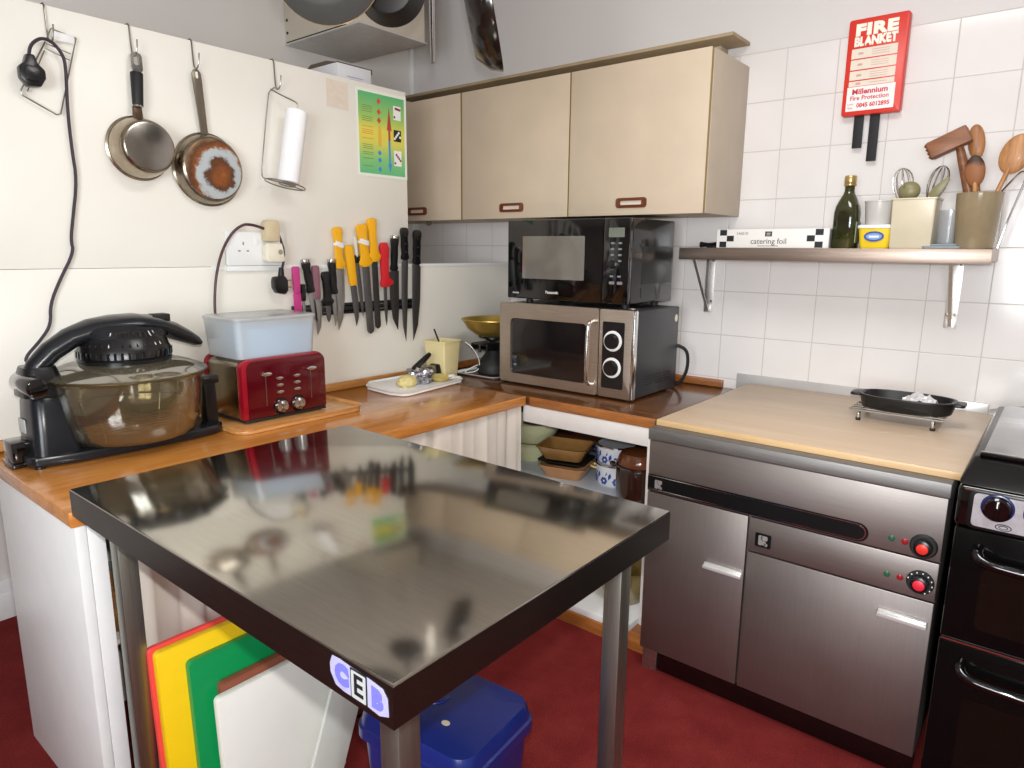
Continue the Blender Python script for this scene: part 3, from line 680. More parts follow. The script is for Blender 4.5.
# ---- double socket, adaptor, plugs
r = thing('double_socket', 'white double wall socket on the partition above the toaster', 'socket', (.0, -1.585, 1.522)); 
o = (.0, -1.585, 1.522)
B(o).prism(rrect(.250, .128, .008, 3), (.0045, -1.580, 1.524), Y, Z, .012, .003).obj('plate', M_white, r)
M_hole = plain('pin_hole_grey', (120, 120, 124), .6)
for q_ in ((-1.638, -1.633, 1.537, 1.549), (-1.658, -1.648, 1.513, 1.518), (-1.623, -1.613, 1.513, 1.518)): B(o).box(.0160, .0168, *q_).obj('pin_hole', M_hole, r)
sw = B(o); sw.box(.0150, .0195, -1.592, -1.572, 1.535, 1.565, .002); sw.obj('switch', M_white, r)
B(o).prism(rrect(.252, .020, .003, 2), (.0045, -1.580, 1.449), Y, Z, .010, .002).obj('lower_lip', M_white, r)
r = thing('plug_adaptor', 'cream adaptor block plugged into the double socket', 'adaptor', (.05, -1.52, 1.50)); o = (.05, -1.52, 1.50)
M_creamp = plain('cream_plastic', (232, 226, 206), .35)
B(o).prism(rrect(.080, .072, .010, 3), (.0198, -1.522, 1.510), Y, Z, .036, .004).obj('adaptor_body', M_creamp, r)
k = B(o); k.lathe([(.010, 0), (.009, .002), (0, .002)], mat=Matrix.Translation((.056, -1.503, 1.512)) @ Matrix.Rotation(PI/2, 4, 'Y'), n=16); k.obj('button', plain('grey_button', (150, 144, 130), .4), r)
r = thing('beige_plug', 'beige mains plug with dark cord pushed in above the cream adaptor', 'plug', (.055, -1.535, 1.59)); o = (.055, -1.535, 1.59)
B(o).prism([(-.030, -.036), (.028, -.036), (.030, .02), (.026, .044), (-.022, .046), (-.030, .03)], (.020, -1.533, 1.588), Y, Z, .044, .006).obj('plug_body', plain('beige_plastic', (206, 190, 156), .4), r)
c = B(o); c.tube([(.045, -1.562, 1.600), (.04, -1.585, 1.608), (.035, -1.61, 1.614), (.03, -1.639, 1.614), (.03, -1.685, 1.584), (.03, -1.729, 1.518), (.03, -1.759, 1.428), (.03, -1.772, 1.337), (.03, -1.774, 1.26), (.04, -1.77, 1.12), (.06, -1.76, .99)], .0052, 8, smooth=2); c.obj('cord', plain('dark_red_cord', (70, 34, 44), .4), r)
r = thing('black_plug', 'black mains plug dangling on a short cord below the adaptor', 'plug', (.05, -1.51, 1.39)); o = (.05, -1.51, 1.39)
c = B(o); c.tube([(.05, -1.503, 1.575), (.052, -1.494, 1.55), (.052, -1.486, 1.52), (.050, -1.488, 1.473), (.045, -1.497, 1.44)], .0052, 8, smooth=2); c.obj('cord', M_cord, r)
p = B(o); p.cyl((.045, -1.497, 1.452), (.045, -1.500, 1.415), .009, .013, n=12); p.prism([(-.026, .030), (.018, .034), (.030, .016), (.030, -.024), (.016, -.040), (-.018, -.034), (-.030, -.012), (-.030, .014)], (.026, -1.507, 1.386), Y, Z, .034, .006); p.obj('plug_body', M_black, r)
M_pin = plain('brass_pins', (206, 160, 110), .3, metal=.9)
for q_ in ((.040, .047, -1.477, -1.450, 1.398, 1.404), (.034, .040, -1.477, -1.452, 1.372, 1.377), (.048, .054, -1.477, -1.452, 1.372, 1.377)): B(o).box(*q_).obj('pin', M_pin, r)

# ---- magnetic rack and knives
r = B(); r.box(.0045, .020, -1.437, -.765, 1.246, 1.294, .003); r = r.obj('magnetic_rack', M_black); tag(r, 'black magnetic knife rack strip on the partition', 'knife rack')
b_ = B(); b_.box(.0202, .0206, -1.436, -.766, 1.256, 1.262).box(.0202, .0206, -1.436, -.766, 1.278, 1.284); b_.obj('steel_inlay', M_blackgloss, r)
M_bl = brushed('knife_steel', (176, 176, 176), .46, (30, 30, 3)); M_bld = brushed('knife_steel_dark', (122, 122, 124), .48, (30, 30, 3)); M_blk = plain('knife_blade_black', (62, 60, 60), .4, metal=.5, var=.1)
M_ye = plain('yellow_handle', (240, 176, 22), .38, var=.04); M_rd = plain('red_handle', (206, 34, 44), .38, var=.04); M_pk2 = plain('pink_coating', (196, 62, 132), .4); M_pat = plain('mauve_handle', (148, 104, 116), .3, metal=.3)
def knife(label, A, J, T, hw, bw, hm, bm, style='chef', extra=None, tip=.0):
    """A handle end, J bolster, T tip as (y, z); flat in the wall plane in front of the rack"""
    A, J, T = V(A), V(J), V(T); xb = .0212
    rr = thing('kitchen_knife', label, 'knife', (xb, J.x, J.y), group='knives on the magnetic rack'); oo = (xb, J.x, J.y)
    d = (T-J); L = d.length; d.normalize(); e = V((-d.y, d.x)); e = e if e.x > 0 else -e
    def P(s, w): q = J+d*s+e*w; return (q.x, q.y)
    h = bw/2
    if style == 'chef': pts = [(0, -h*.55), (L*.03, -h), (L*.45, -h*.9), (L*.8, -h*.35), (L, h*.75), (L*.6, h), (0, h)]
    elif style == 'chefl': pts = [(0, h*.55), (L*.03, h), (L*.45, h*.9), (L*.8, h*.35), (L, -h*.75), (L*.6, -h), (0, -h)]
    elif style == 'spear': pts = [(0, -h*.8), (L*.6, -h*.8), (L*.86, -h*.45), (L, 0), (L*.86, h*.45), (L*.6, h*.8), (0, h*.8)]
    elif style == 'round': pts = [(0, -h), (L-h, -h), (L-h*.4, -h*.8), (L, 0), (L-h*.4, h*.8), (L-h, h), (0, h)]
    else: pts = [(0, -h), (L*.98, -h), (L, -h*.6), (L, h*.6), (L*.98, h), (0, h)]
    B(oo).prism([P(*p) for p in pts], (xb, 0, 0), Y, Z, .0028, .0006).obj('blade', bm, rr)
    # handle
    d2 = (J-A); L2 = d2.length; d2.normalize(); e2 = V((-d2.y, d2.x)); e2 = e2 if e2.x > 0 else -e2
    def Q(s, w): q = A+d2*s+e2*w; return (q.x, q.y)
    g = hw/2
    prof = [(0, .55), (.04, 1.0), (.14, 1.1), (.3, .85), (.55, .92), (.8, .8), (.93, 1.05), (1.0, .85)]
    if extra == 'guard': prof = [(0, .55), (.04, 1.0), (.14, 1.1), (.3, .85), (.6, .8), (.78, .9), (.88, 1.5), (.95, 1.3), (1.02, .6)]
    if extra == 'plain': prof = [(0, .6), (.05, .95), (.4, 1.0), (.8, .9), (1.0, .75)]
    hp = [Q(L2*s, -g*w) for s, w in prof]+[Q(L2*s, g*w) for s, w in reversed(prof)]
    if extra == 'rguard': hp = [Q(L2*s, -g*w) for s, w in prof]+[Q(L2*1.0, g*.6), Q(L2*.93, g*2.0), Q(L2*.86, g*2.0), Q(L2*.78, g*.9), Q(L2*.4, g*.9), Q(L2*.14, g*1.1), Q(0, g*.6)]
    B(oo).prism(hp, (xb-.0065, 0, 0), Y, Z, .016, .0035).obj('handle', hm, rr)
    hd = rr.children[-1]
    if extra == 'rivets' or extra == 'guard3':
        for s in (.25, .5, .75):
            q = A+d2*(L2*s); B(oo).cyl((xb+.0094, q.x, q.y), (xb+.0104, q.x, q.y), .0045, n=12).obj('rivet', M_steelwire, hd)
    if extra == 'cap':
        q0 = A-d2*.004; q1 = A+d2*.012; B(oo).cyl((xb+.0015, q0.x, q0.y), (xb+.0015, q1.x, q1.y), g*1.04, n=14, bev=.002).obj('end_cap', M_chrome, hd)
    if extra == 'tape' or tip:
        q = A+d2*(L2*.42); B(oo).prism([(q.x-g*.98, q.y-.004), (q.x+g*1.02, q.y-.018), (q.x+g*1.02, q.y+.004), (q.x-g*.7, q.y+.016)], (xb-.0075, 0, 0), Y, Z, .0185, .001).obj('tape', M_white, hd)
    return rr
knife('pink coated paring knife, first from the left on the rack', (-1.419, 1.455), (-1.417, 1.345), (-1.415, 1.262), .032, .036, M_pk2, M_pk2, 'stub', 'plain')
knife('very short black handled knife just right of the pink knife', (-1.388, 1.383), (-1.388, 1.312), (-1.386, 1.255), .020, .018, M_black, M_bl, 'spear', 'plain')
knife('slanting black handled knife with a silver end cap, near the rack left end', (-1.372, 1.480), (-1.350, 1.345), (-1.334, 1.215), .036, .028, M_black, M_bl, 'chef', 'cap')
knife('knife with a mauve and white metal handle, left part of the rack', (-1.325, 1.458), (-1.320, 1.318), (-1.313, 1.165), .034, .036, M_pat, M_bl, 'chefl', 'plain')
knife('short knife with a stubby black handle left of the tallest black paring knife', (-1.275, 1.432), (-1.268, 1.290), (-1.266, 1.215), .040, .030, M_black, M_bld, 'spear', 'guard')
knife('slim black handled knife just left of the taped yellow knife', (-1.241, 1.480), (-1.235, 1.335), (-1.224, 1.197), .036, .026, M_black, M_bl, 'chefl', 'cap')
knife('yellow handled knife with white tape round its grip', (-1.206, 1.618), (-1.201, 1.445), (-1.200, 1.176), .044, .048, M_ye, M_bl, 'chefl', 'guard', tip=1)
knife('yellow handled boning knife without tape, lowest of the yellow handles', (-1.152, 1.543), (-1.131, 1.368), (-1.108, 1.188), .044, .034, M_ye, M_bld, 'chefl', 'plain')
k8 = knife('thin serrated knife with a white wire handle among the yellow knives', (-1.115, 1.580), (-1.108, 1.492), (-1.081, 1.222), .012, .026, plain('white_wire_grip', (226, 220, 200), .4), M_bld, 'spear', 'plain')
bc = B((.0212, -1.108, 1.492)); bc.prism(rrect(.026, .034, .005, 3, -1.107, 1.482), (.0150, 0, 0), Y, Z, .014, .002); bc.obj('collar', M_black, k8)
knife('long round tipped knife with the wide yellow handle left of the tallest yellow one', (-1.078, 1.634), (-1.059, 1.452), (-1.041, 1.146), .054, .040, M_ye, M_bld, 'round', 'guard', tip=1)
knife('round tipped knife with the tallest yellow handle on the rack', (-1.021, 1.662), (-1.008, 1.474), (-.998, 1.166), .048, .034, M_ye, M_blk, 'round', 'guard')
knife('red handled narrow boning knife', (-.950, 1.557), (-.951, 1.355), (-.946, 1.176), .048, .024, M_rd, M_bld, 'spear', 'rguard')
knife('wide black bladed knife with a silver end cap right of the red knife', (-.885, 1.585), (-.894, 1.429), (-.899, 1.150), .040, .058, M_black, M_blk, 'chef', 'cap')
knife('long slim carving knife with black riveted handle, second from right', (-.827, 1.627), (-.825, 1.478), (-.842, 1.090), .042, .040, M_black, M_bld, 'chef', 'rivets')
knife('broad chef knife with black riveted handle at the right end of the rack', (-.744, 1.618), (-.752, 1.456), (-.760, 1.090), .046, .054, M_black, M_bld, 'chefl', 'rivets')
# ================================================================= things on the worktops
WT = .9104
# ---- halogen glass oven
r = thing('halogen_oven', 'black tabletop glass bowl oven at the near end of the oak worktop', 'oven', (.235, -2.175, WT)); o = (.235, -2.175, WT)
cx, cy = .235, -2.175
M_smoke = thin_glass('smoky_bowl_glass', (238, 232, 214), .10, .03, .12, (156, 150, 130))
M_lidg = thin_glass('smoky_lid_glass', (214, 208, 190), .18, .05, .34, (168, 162, 140))
M_blue_black = plain('blue_black_plastic', (22, 25, 30), .26, var=.12)
b_ = B(o)
pts = [(.300, -2.462), (.325, -2.36), (.335, -2.20), (.330, -2.02), (.318, -1.945), (.290, -1.91), (.18, -1.91), (.14, -1.94), (.10, -2.02), (.09, -2.2), (.10, -2.40), (.15, -2.465), (.27, -2.475)]
b_.prism(pts, (0, 0, WT+.004), X, Y, .030, .006)
for (px_, py_) in ((.29, -2.45), (.28, -1.95), (.16, -2.45), (.17, -1.95)): b_.cyl((px_, py_, WT), (px_, py_, WT+.006), .014, n=12)
b_.obj('base', M_blue_black, r)
p_ = B(o); p_.ring_loft([[(cx2+q[0], cy2+q[1], z) for q in rrect(w, d, .03, 5)] for (cx2, cy2, w, d, z) in ((.225, -2.395, .16, .125, WT+.03), (.22, -2.395, .155, .115, WT+.10), (.215, -2.398, .140, .098, 1.09), (.215, -2.398, .125, .09, 1.105))])
p_ = p_.obj('pillar', M_blue_black, r)
q_ = B(o); q_.ring_loft([[(.21+q[0], -2.405+q[1], z) for q in rrect(w, d, .03, 5)] for (w, d, z) in ((.135, .105, 1.107), (.13, .10, 1.15), (.10, .08, 1.19))]); q_.obj('pillar_head', M_black, p_)
q_ = B(o); q_.cyl((.165, -2.438, 1.146), (.315, -2.438, 1.142), .028, n=20, bev=.006); q_.obj('hinge', M_blackgloss, p_)
q_ = B(o); q_.box(.165, .245, -2.500, -2.445, WT+.006, .985, .008).box(.160, .250, -2.505, -2.44, WT+.0005, WT+.014, .004); q_.obj('rear_foot_block', M_blackgloss, r)
q_ = B(o); q_.box(.17, .22, -2.456, -2.452, 1.00, 1.04, .001); q_.obj('rating_label', plain('silver_label', (190, 190, 186), .4), p_)
# bowl
g_ = B(o); g_.lathe([(.0, 0), (.155, 0), (.176, .008), (.192, .03), (.205, .09), (.211, .155), (.212, .188), (.222, .190), (.223, .196), (.208, .195), (.206, .155), (.200, .092), (.187, .034), (.171, .013), (.153, .006), (0, .006)], c=(cx, cy, WT+.035), n=56); g_.obj('glass_bowl', M_smoke, r)
w_ = B(o)
w_.tube([(cx+.150*math.cos(a*PI/20), cy+.150*math.sin(a*PI/20), WT+.075) for a in range(40)], .002, 6, True)
for k in range(-4, 5):
    L_ = math.sqrt(.149**2-(k*.032)**2); w_.tube([(cx+k*.032, cy-L_, WT+.075), (cx+k*.032, cy+L_, WT+.075)], .0016, 5)
for a in (.6, 2.2, 3.8, 5.4): w_.tube([(cx+.145*math.cos(a), cy+.145*math.sin(a), WT+.043), (cx+.150*math.cos(a), cy+.150*math.sin(a), WT+.075)], .002, 5)
w_.tube([(cx+.165*math.cos(a*PI/20), cy+.165*math.sin(a*PI/20), WT+.135) for a in range(40)], .002, 6, True)
for a in (.6, 2.2, 3.8, 5.4): w_.tube([(cx+.150*math.cos(a), cy+.150*math.sin(a), WT+.075), (cx+.165*math.cos(a), cy+.165*math.sin(a), WT+.135)], .002, 5)
w_.obj('wire_rack', M_steelwire, r)
l_ = B(o); l_.lathe([(.226, 0), (.227, .008), (.216, .014), (.17, .032), (.120, .042), (.118, .036), (.168, .026), (.212, .008)], c=(cx, cy, WT+.233), n=56, close=True); l_ = l_.obj('glass_lid', M_lidg, r)
l2 = B(o); l2.lathe([(.2225, 0), (.2285, .002), (.2285, .006), (.2225, .008)], c=(cx, cy, WT+.2315), n=56, close=True); l2.obj('lid_rim', plain('bronze_rim', (120, 104, 66), .2, metal=.8), l_)
f_ = B(o); f_.lathe([(.118, 0), (.128, .004), (.130, .014), (.126, .018), (.130, .022), (.128, .044), (.124, .052), (.115, .078), (.09, .100), (.05, .112), (.0, .115)], c=(cx, cy, WT+.268), n=48); f_ = f_.obj('fan_housing', M_black, r)
v_ = B(o)
for k in range(44):
    a = k*2*PI/44; v_.box(-.0035, .0035, .1235, .1315, .022, .042, mat=Matrix.Translation((cx, cy, WT+.268)) @ Matrix.Rotation(a, 4, 'Z'))
v_.obj('vent_slots', M_blackgloss, f_)
# swan neck head: loft of rounded sections along y
sec = [(-2.432, 1.152, .058, .05), (-2.410, 1.190, .062, .056), (-2.372, 1.228, .070, .060), (-2.32, 1.262, .085, .062), (-2.26, 1.283, .115, .066), (-2.20, 1.293, .150, .062), (-2.14, 1.296, .165, .058), (-2.08, 1.286, .155, .052), (-2.03, 1.264, .125, .058), (-1.985, 1.241, .095, .048), (-1.950, 1.221, .070, .034), (-1.936, 1.214, .045, .018)]
rings = []
for i, (yy, zz, w, t) in enumerate(sec):
    a = sec[max(i-1, 0)]; c2 = sec[min(i+1, len(sec)-1)]; tx = V((0, c2[0]-a[0], c2[1]-a[1])).normalized(); nn = V((0, -tx.z, tx.y))
    rings.append([V((.225, yy, zz))+V((w/2*math.cos(u), 0, 0))+nn*(t/2*math.sin(u)) for u in [2*PI*k/20 for k in range(20)]])
h_ = B(o); h_.ring_loft(rings); h_ = h_.obj('arm', M_blue_black, r)
sk_ = B(o); sk_.ring_loft([[(cx-.012*t_+rx*math.cos(a), cy+yo+ry*math.sin(a), z) for a in [2*PI*i/36 for i in range(36)]] for (rx, ry, yo, z, t_) in ((.112, .112, 0, WT+.335, 0), (.108, .120, .002, WT+.352, .2), (.092, .132, .006, WT+.368, .5), (.076, .128, .008, WT+.385, .8), (.055, .105, .010, WT+.400, 1), (.03, .07, .010, WT+.408, 1))]); sk_.obj('head_shell', M_blue_black, h_)
h2 = B(o); h2.box(.20, .25, -2.085, -2.035, 1.292, 1.318, .003); h2.obj('thumb_switch', M_blackmatt, h_)
gr = B(o)
for k in range(15):
    a = math.radians(-95+k*9); p0 = V((cx+.122*math.cos(a), cy+.122*math.sin(a), WT+.325)); p1 = V((cx+.096*math.cos(a), cy+.096*math.sin(a), WT+.366)); gr.tube([p0, p1], .0028, 6)
gr.obj('side_grille', M_blackgloss, h_)
q_ = B(o); q_.prism([(-.024, 0), (.024, 0), (.018, .13), (.018, .155), (-.016, .155), (-.018, .13)], (.255, -1.915, WT+.03), X, Z, .040, .005); q_.prism(rrect(.052, .026, .008, 4, 0, .150), (.255, -1.905, WT+.03), X, Z, .056, .005)
q_.obj('side_handle', M_black, r)

# ---- toaster on wooden tray, with tub on top
r = thing('wooden_tray', 'pale wooden board with rounded corners under the red toaster', 'tray', (.25, -1.66, WT)); o = (.25, -1.66, WT)
M_tray = wood('tray_wood', (178, 116, 56), (222, 168, 104), .3, 'y', .9, .4)
t_ = B(o); t_.prism(rrect(.32, .52, .05, 6, .245, -1.650), (0, 0, WT), X, Y, .012, .003); t_.obj('tray_base', M_tray, r)
t_ = B(o); t_.ring_loft([[(q[0], q[1], z) for q in rrect(w, h, rr_, 6, .245, -1.650)] for (w, h, rr_, z) in ((.322, .522, .051, WT+.0125), (.330, .530, .055, WT+.022), (.318, .518, .049, WT+.023), (.306, .506, .043, WT+.0125))], closed=True); t_.obj('tray_rim', M_tray, r)
TZ = WT+.0125
r = thing('toaster', 'dark red four slice toaster on the wooden tray', 'toaster', (.2, -1.69, TZ)); o = (.2, -1.69, TZ)
M_tred = plain('toaster_red', (92, 5, 20), .2, metal=.35, var=.05, coat=.4); M_tredb = plain('toaster_red_edge', (160, 16, 38), .25, metal=.3, var=.05, coat=.3)
M_tst = brushed('toaster_steel', (158, 148, 132), .24, (8, 8, 1.5))
def yz(pts, x0, t, mat, name, par, bev=.003, off=None): return B(off).prism(pts, (x0, 0, 0), Y, Z, t, bev).obj(name, mat, par)
ty0_, ty1_ = -1.862, -1.524
def tp_(w, h, rt_, cy_, z0): # rounded top profile
    a = [(cy_+w/2-rt_+rt_*math.cos(k*PI/12), z0+h-rt_+rt_*math.sin(k*PI/12)) for k in range(7)]; b2 = [(cy_-w/2+rt_-rt_*math.sin(k*PI/12), z0+h-rt_+rt_*math.cos(k*PI/12)) for k in range(7)]
    return [(cy_-w/2, z0), (cy_+w/2, z0)]+a+b2
yz(tp_(.33, .207, .03, -1.677, TZ+.014), .075, .205, M_tst, 'body', r, .004, o)
yz(tp_(.338, .213, .032, -1.677, TZ+.012), .280, .040, M_tredb, 'front_shell', r, .008, o)
yz(tp_(.318, .204, .028, -1.670, TZ+.016), .3202, .004, M_tred, 'front_panel', r, .002, o)
yz(tp_(.338, .213, .032, -1.677, TZ+.012), .055, .020, M_tredb, 'back_shell', r, .006, o)
B(o).box(.058, .322, -1.842, -1.512, TZ+.004, TZ+.0135, .002).obj('base', M_blackmatt, r)
for (a, c2) in ((.08, -1.82), (.08, -1.53), (.30, -1.82), (.30, -1.53)): B(o).cyl((a, c2, TZ), (a, c2, TZ+.005), .01, n=12).obj('foot', M_blackmatt, r)
fp = [c for c in r.children if c.name.startswith('front_panel')][0]
fx = .3243
for yy in (-1.760, -1.576):
    s2 = B(o); s2.box(fx-.0002, fx+.0012, yy-.0016, yy+.0016, TZ+.055, TZ+.160); s2.obj('lever_slot', M_steelwire, fp)
    s2 = B(o); s2.prism([(q[0], q[1]) for q in circ(.021, 20, yy, TZ+.170, .36)], (fx, 0, 0), Y, Z, .014, .003); s2.obj('lever', M_chrome, fp)
for yy in (-1.706, -1.636):
    for zz in (.148, .123, .098):
        s2 = B(o); s2.prism(circ(.014, 16, yy, TZ+zz+(yy+1.706)*.02, .40), (fx, 0, 0), Y, Z, .005, .001); s2.obj('button', M_chrome, fp)
    s2 = B(o); s2.lathe([(.030, 0), (.030, .002), (.0, .002)], mat=Matrix.Translation((fx, yy+.001, TZ+.046)) @ Matrix.Rotation(PI/2, 4, 'Y'), n=24); kd = s2.obj('dial', M_blackgloss, fp)
    s2 = B(o); s2.lathe([(.024, .0022), (.022, .014), (.0, .015)], mat=Matrix.Translation((fx, yy+.001, TZ+.046)) @ Matrix.Rotation(PI/2, 4, 'Y'), n=24); s2.box(fx+.012, fx+.021, yy-.003, yy+.005, TZ+.026, TZ+.066, .002); s2.obj('dial_grip', M_chrome, kd)
sl = B(o)
for xx in (.115, .165, .215, .255): sl.box(xx-.011, xx+.011, -1.81, -1.54, TZ+.2203, TZ+.2213)
sl.obj('slots', M_blackmatt, r)
TB = TZ+.2255
r = thing('storage_tub', 'milky lidded plastic storage tub on top of the red toaster', 'tub', (.2, -1.69, TB)); o = (.2, -1.69, TB)
M_milk = thin_glass('milky_plastic', (250, 252, 254), .04, .25, .40, (246, 250, 252))
def rr4(w, h, rr_, z, ccx=.195, ccy=-1.690): return [(q[0], q[1], z) for q in rrect(w, h, rr_, 5, ccx, ccy)]
t_ = B(o); t_.ring_loft([rr4(.215, .305, .02, TB), rr4(.235, .325, .025, TB+.130), rr4(.232, .322, .024, TB+.130), rr4(.212, .302, .019, TB+.002)], True, True); t_.obj('tub_body', M_milk, r)
t_ = B(o); t_.ring_loft([rr4(.238, .328, .026, TB+.1305), rr4(.242, .332, .027, TB+.135), rr4(.240, .330, .026, TB+.141), rr4(.225, .315, .02, TB+.144)]); t_.obj('lid', thin_glass('milky_lid', (246, 248, 250), .05, .2, .55, (238, 240, 240)), r)
k = B((.2, -1.69, TB)); k.ring_loft([rr4(.17, .25, .02, TB+.0025, .208, -1.668), rr4(.198, .27, .02, TB+.10, .206, -1.668), rr4(.17, .24, .02, TB+.110, .206, -1.668)]); k = k.obj('blue_bundle', plain('pale_blue_cloth', (178, 220, 250), .8, var=.06)); tag(k, 'pale blue bundle seen through the milky storage tub', 'cloth')

# ---- white tray with odds and ends
r = thing('white_chopping_tray', 'white octagonal cutting board with foil scraps on the oak worktop', 'board', (.16, -.92, WT)); o = (.16, -.92, WT)
oc = [(.330, -1.130), (.345, -1.10), (.300, -.735), (.255, -.700), (.075, -.705), (.035, -.745), (.030, -1.06), (.10, -1.135), (.27, -1.150)]
t_ = B(o); t_.prism(oc, (0, 0, WT), X, Y, .010, .003); t_.obj('board', M_white, r)
ce = V((.18, -.92)); rim = B(o); rim.ring_loft([[(ce.x+(p[0]-ce.x)*s, ce.y+(p[1]-ce.y)*s, WT+z) for p in oc] for (s, z) in ((1.0, .0103), (1.03, .019), (1.0, .0195), (.965, .0103))], closed=True); rim.obj('raised_rim', M_white, r)
BZ = WT+.0103
def lump(c, rad, seed, amp=.35, sq=.7, n=20, m=12):
    rn = random.Random(seed); of = V((rn.uniform(0, 9), rn.uniform(0, 9), rn.uniform(0, 9)))
    def fn(u, v):
        th = v*PI; a = u*2*PI; d = V((math.sin(th)*math.cos(a), math.sin(th)*math.sin(a), math.cos(th))); k = 1+amp*mnoise.noise(d*2.6+of)+amp*.5*mnoise.noise(d*6+of)
        q = V((d.x*rad[0]*k, d.y*rad[1]*k, d.z*rad[2]*k)); q.z = max(q.z, -rad[2]*sq); return V(c)+q+V((0, 0, rad[2]*sq))
    return fn
b_ = B(); b_.grid(lump((.215, -1.0, BZ), (.042, .052, .030), 1, .2), 22, 12, closed_u=True)
k = b_.obj('butter_lump', plain('yellow_butter', (222, 206, 142), .5, var=.1, nscale=50), ang=60); tag(k, 'yellow crumbly lump in a glass saucer on the white cutting board', 'food')
b_ = B(); b_.grid(lump((.20, -.905, BZ), (.052, .062, .040), 5, .5), 26, 14, closed_u=True)
k = b_.obj('foil_scrap', plain('crumpled_foil', (196, 196, 204), .2, metal=1, var=.1, bump=.5, nscale=30), ang=20); tag(k, 'crumpled ball of silver foil on the white cutting board', 'foil')
r = thing('glass_saucer', 'yellowish glass saucer with food behind the foil ball', 'saucer', (.22, -.80, BZ)); o = (.22, -.80, BZ)
s2 = B(o); s2.lathe([(0, 0), (.035, 0), (.058, .018), (.060, .022), (.054, .02), (.034, .006), (0, .005)], c=(.225, -.80, BZ+.0002), n=28); s2.obj('saucer', plain('amber_glass', (196, 176, 104), .12, var=.25, nscale=40), r)
k = B(o); k.box(.262, .275, -.785, -.755, BZ+.010, BZ+.03, .003); k.obj('pale_rind', M_white, r)
r = thing('box_grater', 'small grey metal grater lying behind the foil', 'grater', (.12, -.80, BZ)); o = (.12, -.80, BZ)
g_ = B(o); g_.hexa([(.09, -.90, BZ), (.15, -.91, BZ), (.15, -.745, BZ), (.09, -.745, BZ)], [(.10, -.90, BZ+.055), (.14, -.91, BZ+.055), (.14, -.745, BZ+.055), (.10, -.745, BZ+.055)], .003); g_.obj('blade_box', M_steelwire, r)
g_ = B(o); g_.hexa([(.085, -.744, BZ), (.155, -.744, BZ), (.155, -.705, BZ), (.085, -.705, BZ)], [(.095, -.744, BZ+.060), (.145, -.744, BZ+.060), (.145, -.71, BZ+.058), (.095, -.71, BZ+.058)], .006); g_.obj('end_cap', M_black, r)
r = thing('table_knife', 'black handled knife leaning across the grater on the white board', 'knife', (.18, -.86, BZ+.06)); o = (.18, -.86, BZ+.06)
g_ = B(o); g_.tube([(.175, -.925, BZ+.064), (.165, -.87, BZ+.085), (.155, -.80, BZ+.118)], lambda u: .010+.004*math.sin(u*PI), 10, smooth=2); g_.obj('handle', M_black, r)
g_ = B(o); g_.hexa([(.172, -.93, BZ+.056), (.182, -.93, BZ+.056), (.225, -1.02, BZ+.066), (.222, -1.02, BZ+.066)], [(.172, -.925, BZ+.064), (.182, -.925, BZ+.064), (.225, -1.02, BZ+.068), (.222, -1.02, BZ+.068)]); g_.obj('blade', M_bl, r)

# ---- cream jug with stirrer
r = thing('cream_caddy', 'square cream plastic utensil pot in the corner beside the scales', 'pot', (.12, -.66, WT)); o = (.12, -.66, WT)
M_cj = plain('cream_pot', (226, 212, 160), .35, var=.02)
Rz = Matrix.Translation((.115, -.650, 0)) @ Matrix.Rotation(math.radians(6), 4, 'Z') @ Matrix.Translation((-.115, .650, 0))
def sq(w, z, rr_=.008): return [Rz @ V((q[0], q[1], z)) for q in rrect(w*.90, w*.90, rr_, 3, .108, -.668)]
t_ = B(o); t_.ring_loft([sq(.118, WT), sq(.144, WT+.172), sq(.156, WT+.174), sq(.156, WT+.180), sq(.138, WT+.180), sq(.112, WT+.006)], True, True); t_.obj('pot_body', M_cj, r)
k = B((.11, -.67, WT+.01)); k.tube([(.115, -.642, WT+.012), (.098, -.685, WT+.18), (.09, -.705, WT+.235)], .0042, 8); k = k.obj('stirring_rod', M_blackmatt); tag(k, 'thin dark rod sticking out of the cream pot', 'utensil')
k = B((.19, -.56, WT)); k.tube([(.20, -.60, WT+.17), (.215, -.575, WT+.15), (.235, -.545, WT+.10), (.235, -.53, WT+.05), (.225, -.54, WT+.02), (.19, -.58, WT+.012), (.19, -.60, WT+.02), (.215, -.555, WT+.045), (.22, -.53, WT+.05)], .0022, 6, smooth=2)
k = k.obj('wire_loop', M_white); tag(k, 'thin pale wire loop hanging beside the cream pot', 'wire')

# ---- kitchen scales on a tray
r = thing('thin_tray', 'thin pale edged tray under the kitchen scales', 'tray', (.26, -.46, WT)); o = (.26, -.46, WT)
t_ = B(o); t_.prism(rrect(.26, .30, .03, 4, .250, -.44), (0, 0, WT), X, Y, .005, .001); t_.obj('tray_base', plain('tray_brown', (70, 48, 36), .35), r)
t_ = B(o); t_.ring_loft([[(q[0], q[1], z) for q in rrect(w, h, .03, 4, .250, -.44)] for (w, h, z) in ((.262, .302, WT+.0055), (.286, .326, WT+.013), (.280, .320, WT+.014), (.254, .294, WT+.0055))], closed=True); t_.obj('tray_rim', M_white, r)
r = thing('kitchen_scales', 'black cast balance scales with a brass bowl', 'scales', (.27, -.45, WT+.0055)); o = (.27, -.45, WT+.0055)
sx, sy_, sz = .262, -.462, WT+.0055
b_ = B(o); b_.lathe([(.0, 0), (.074, 0), (.080, .006), (.082, .035), (.076, .05), (.058, .078), (.042, .100), (.036, .118), (.0, .120)], c=(sx, sy_, sz), n=36); b_.obj('body', M_blackmatt, r)
b_ = B(o); b_.box(sx-.05, sx+.05, sy_-.105, sy_+.105, sz+.150, sz+.158, .002).box(sx-.05, sx+.05, sy_-.105, sy_+.105, sz+.128, sz+.134, .002)
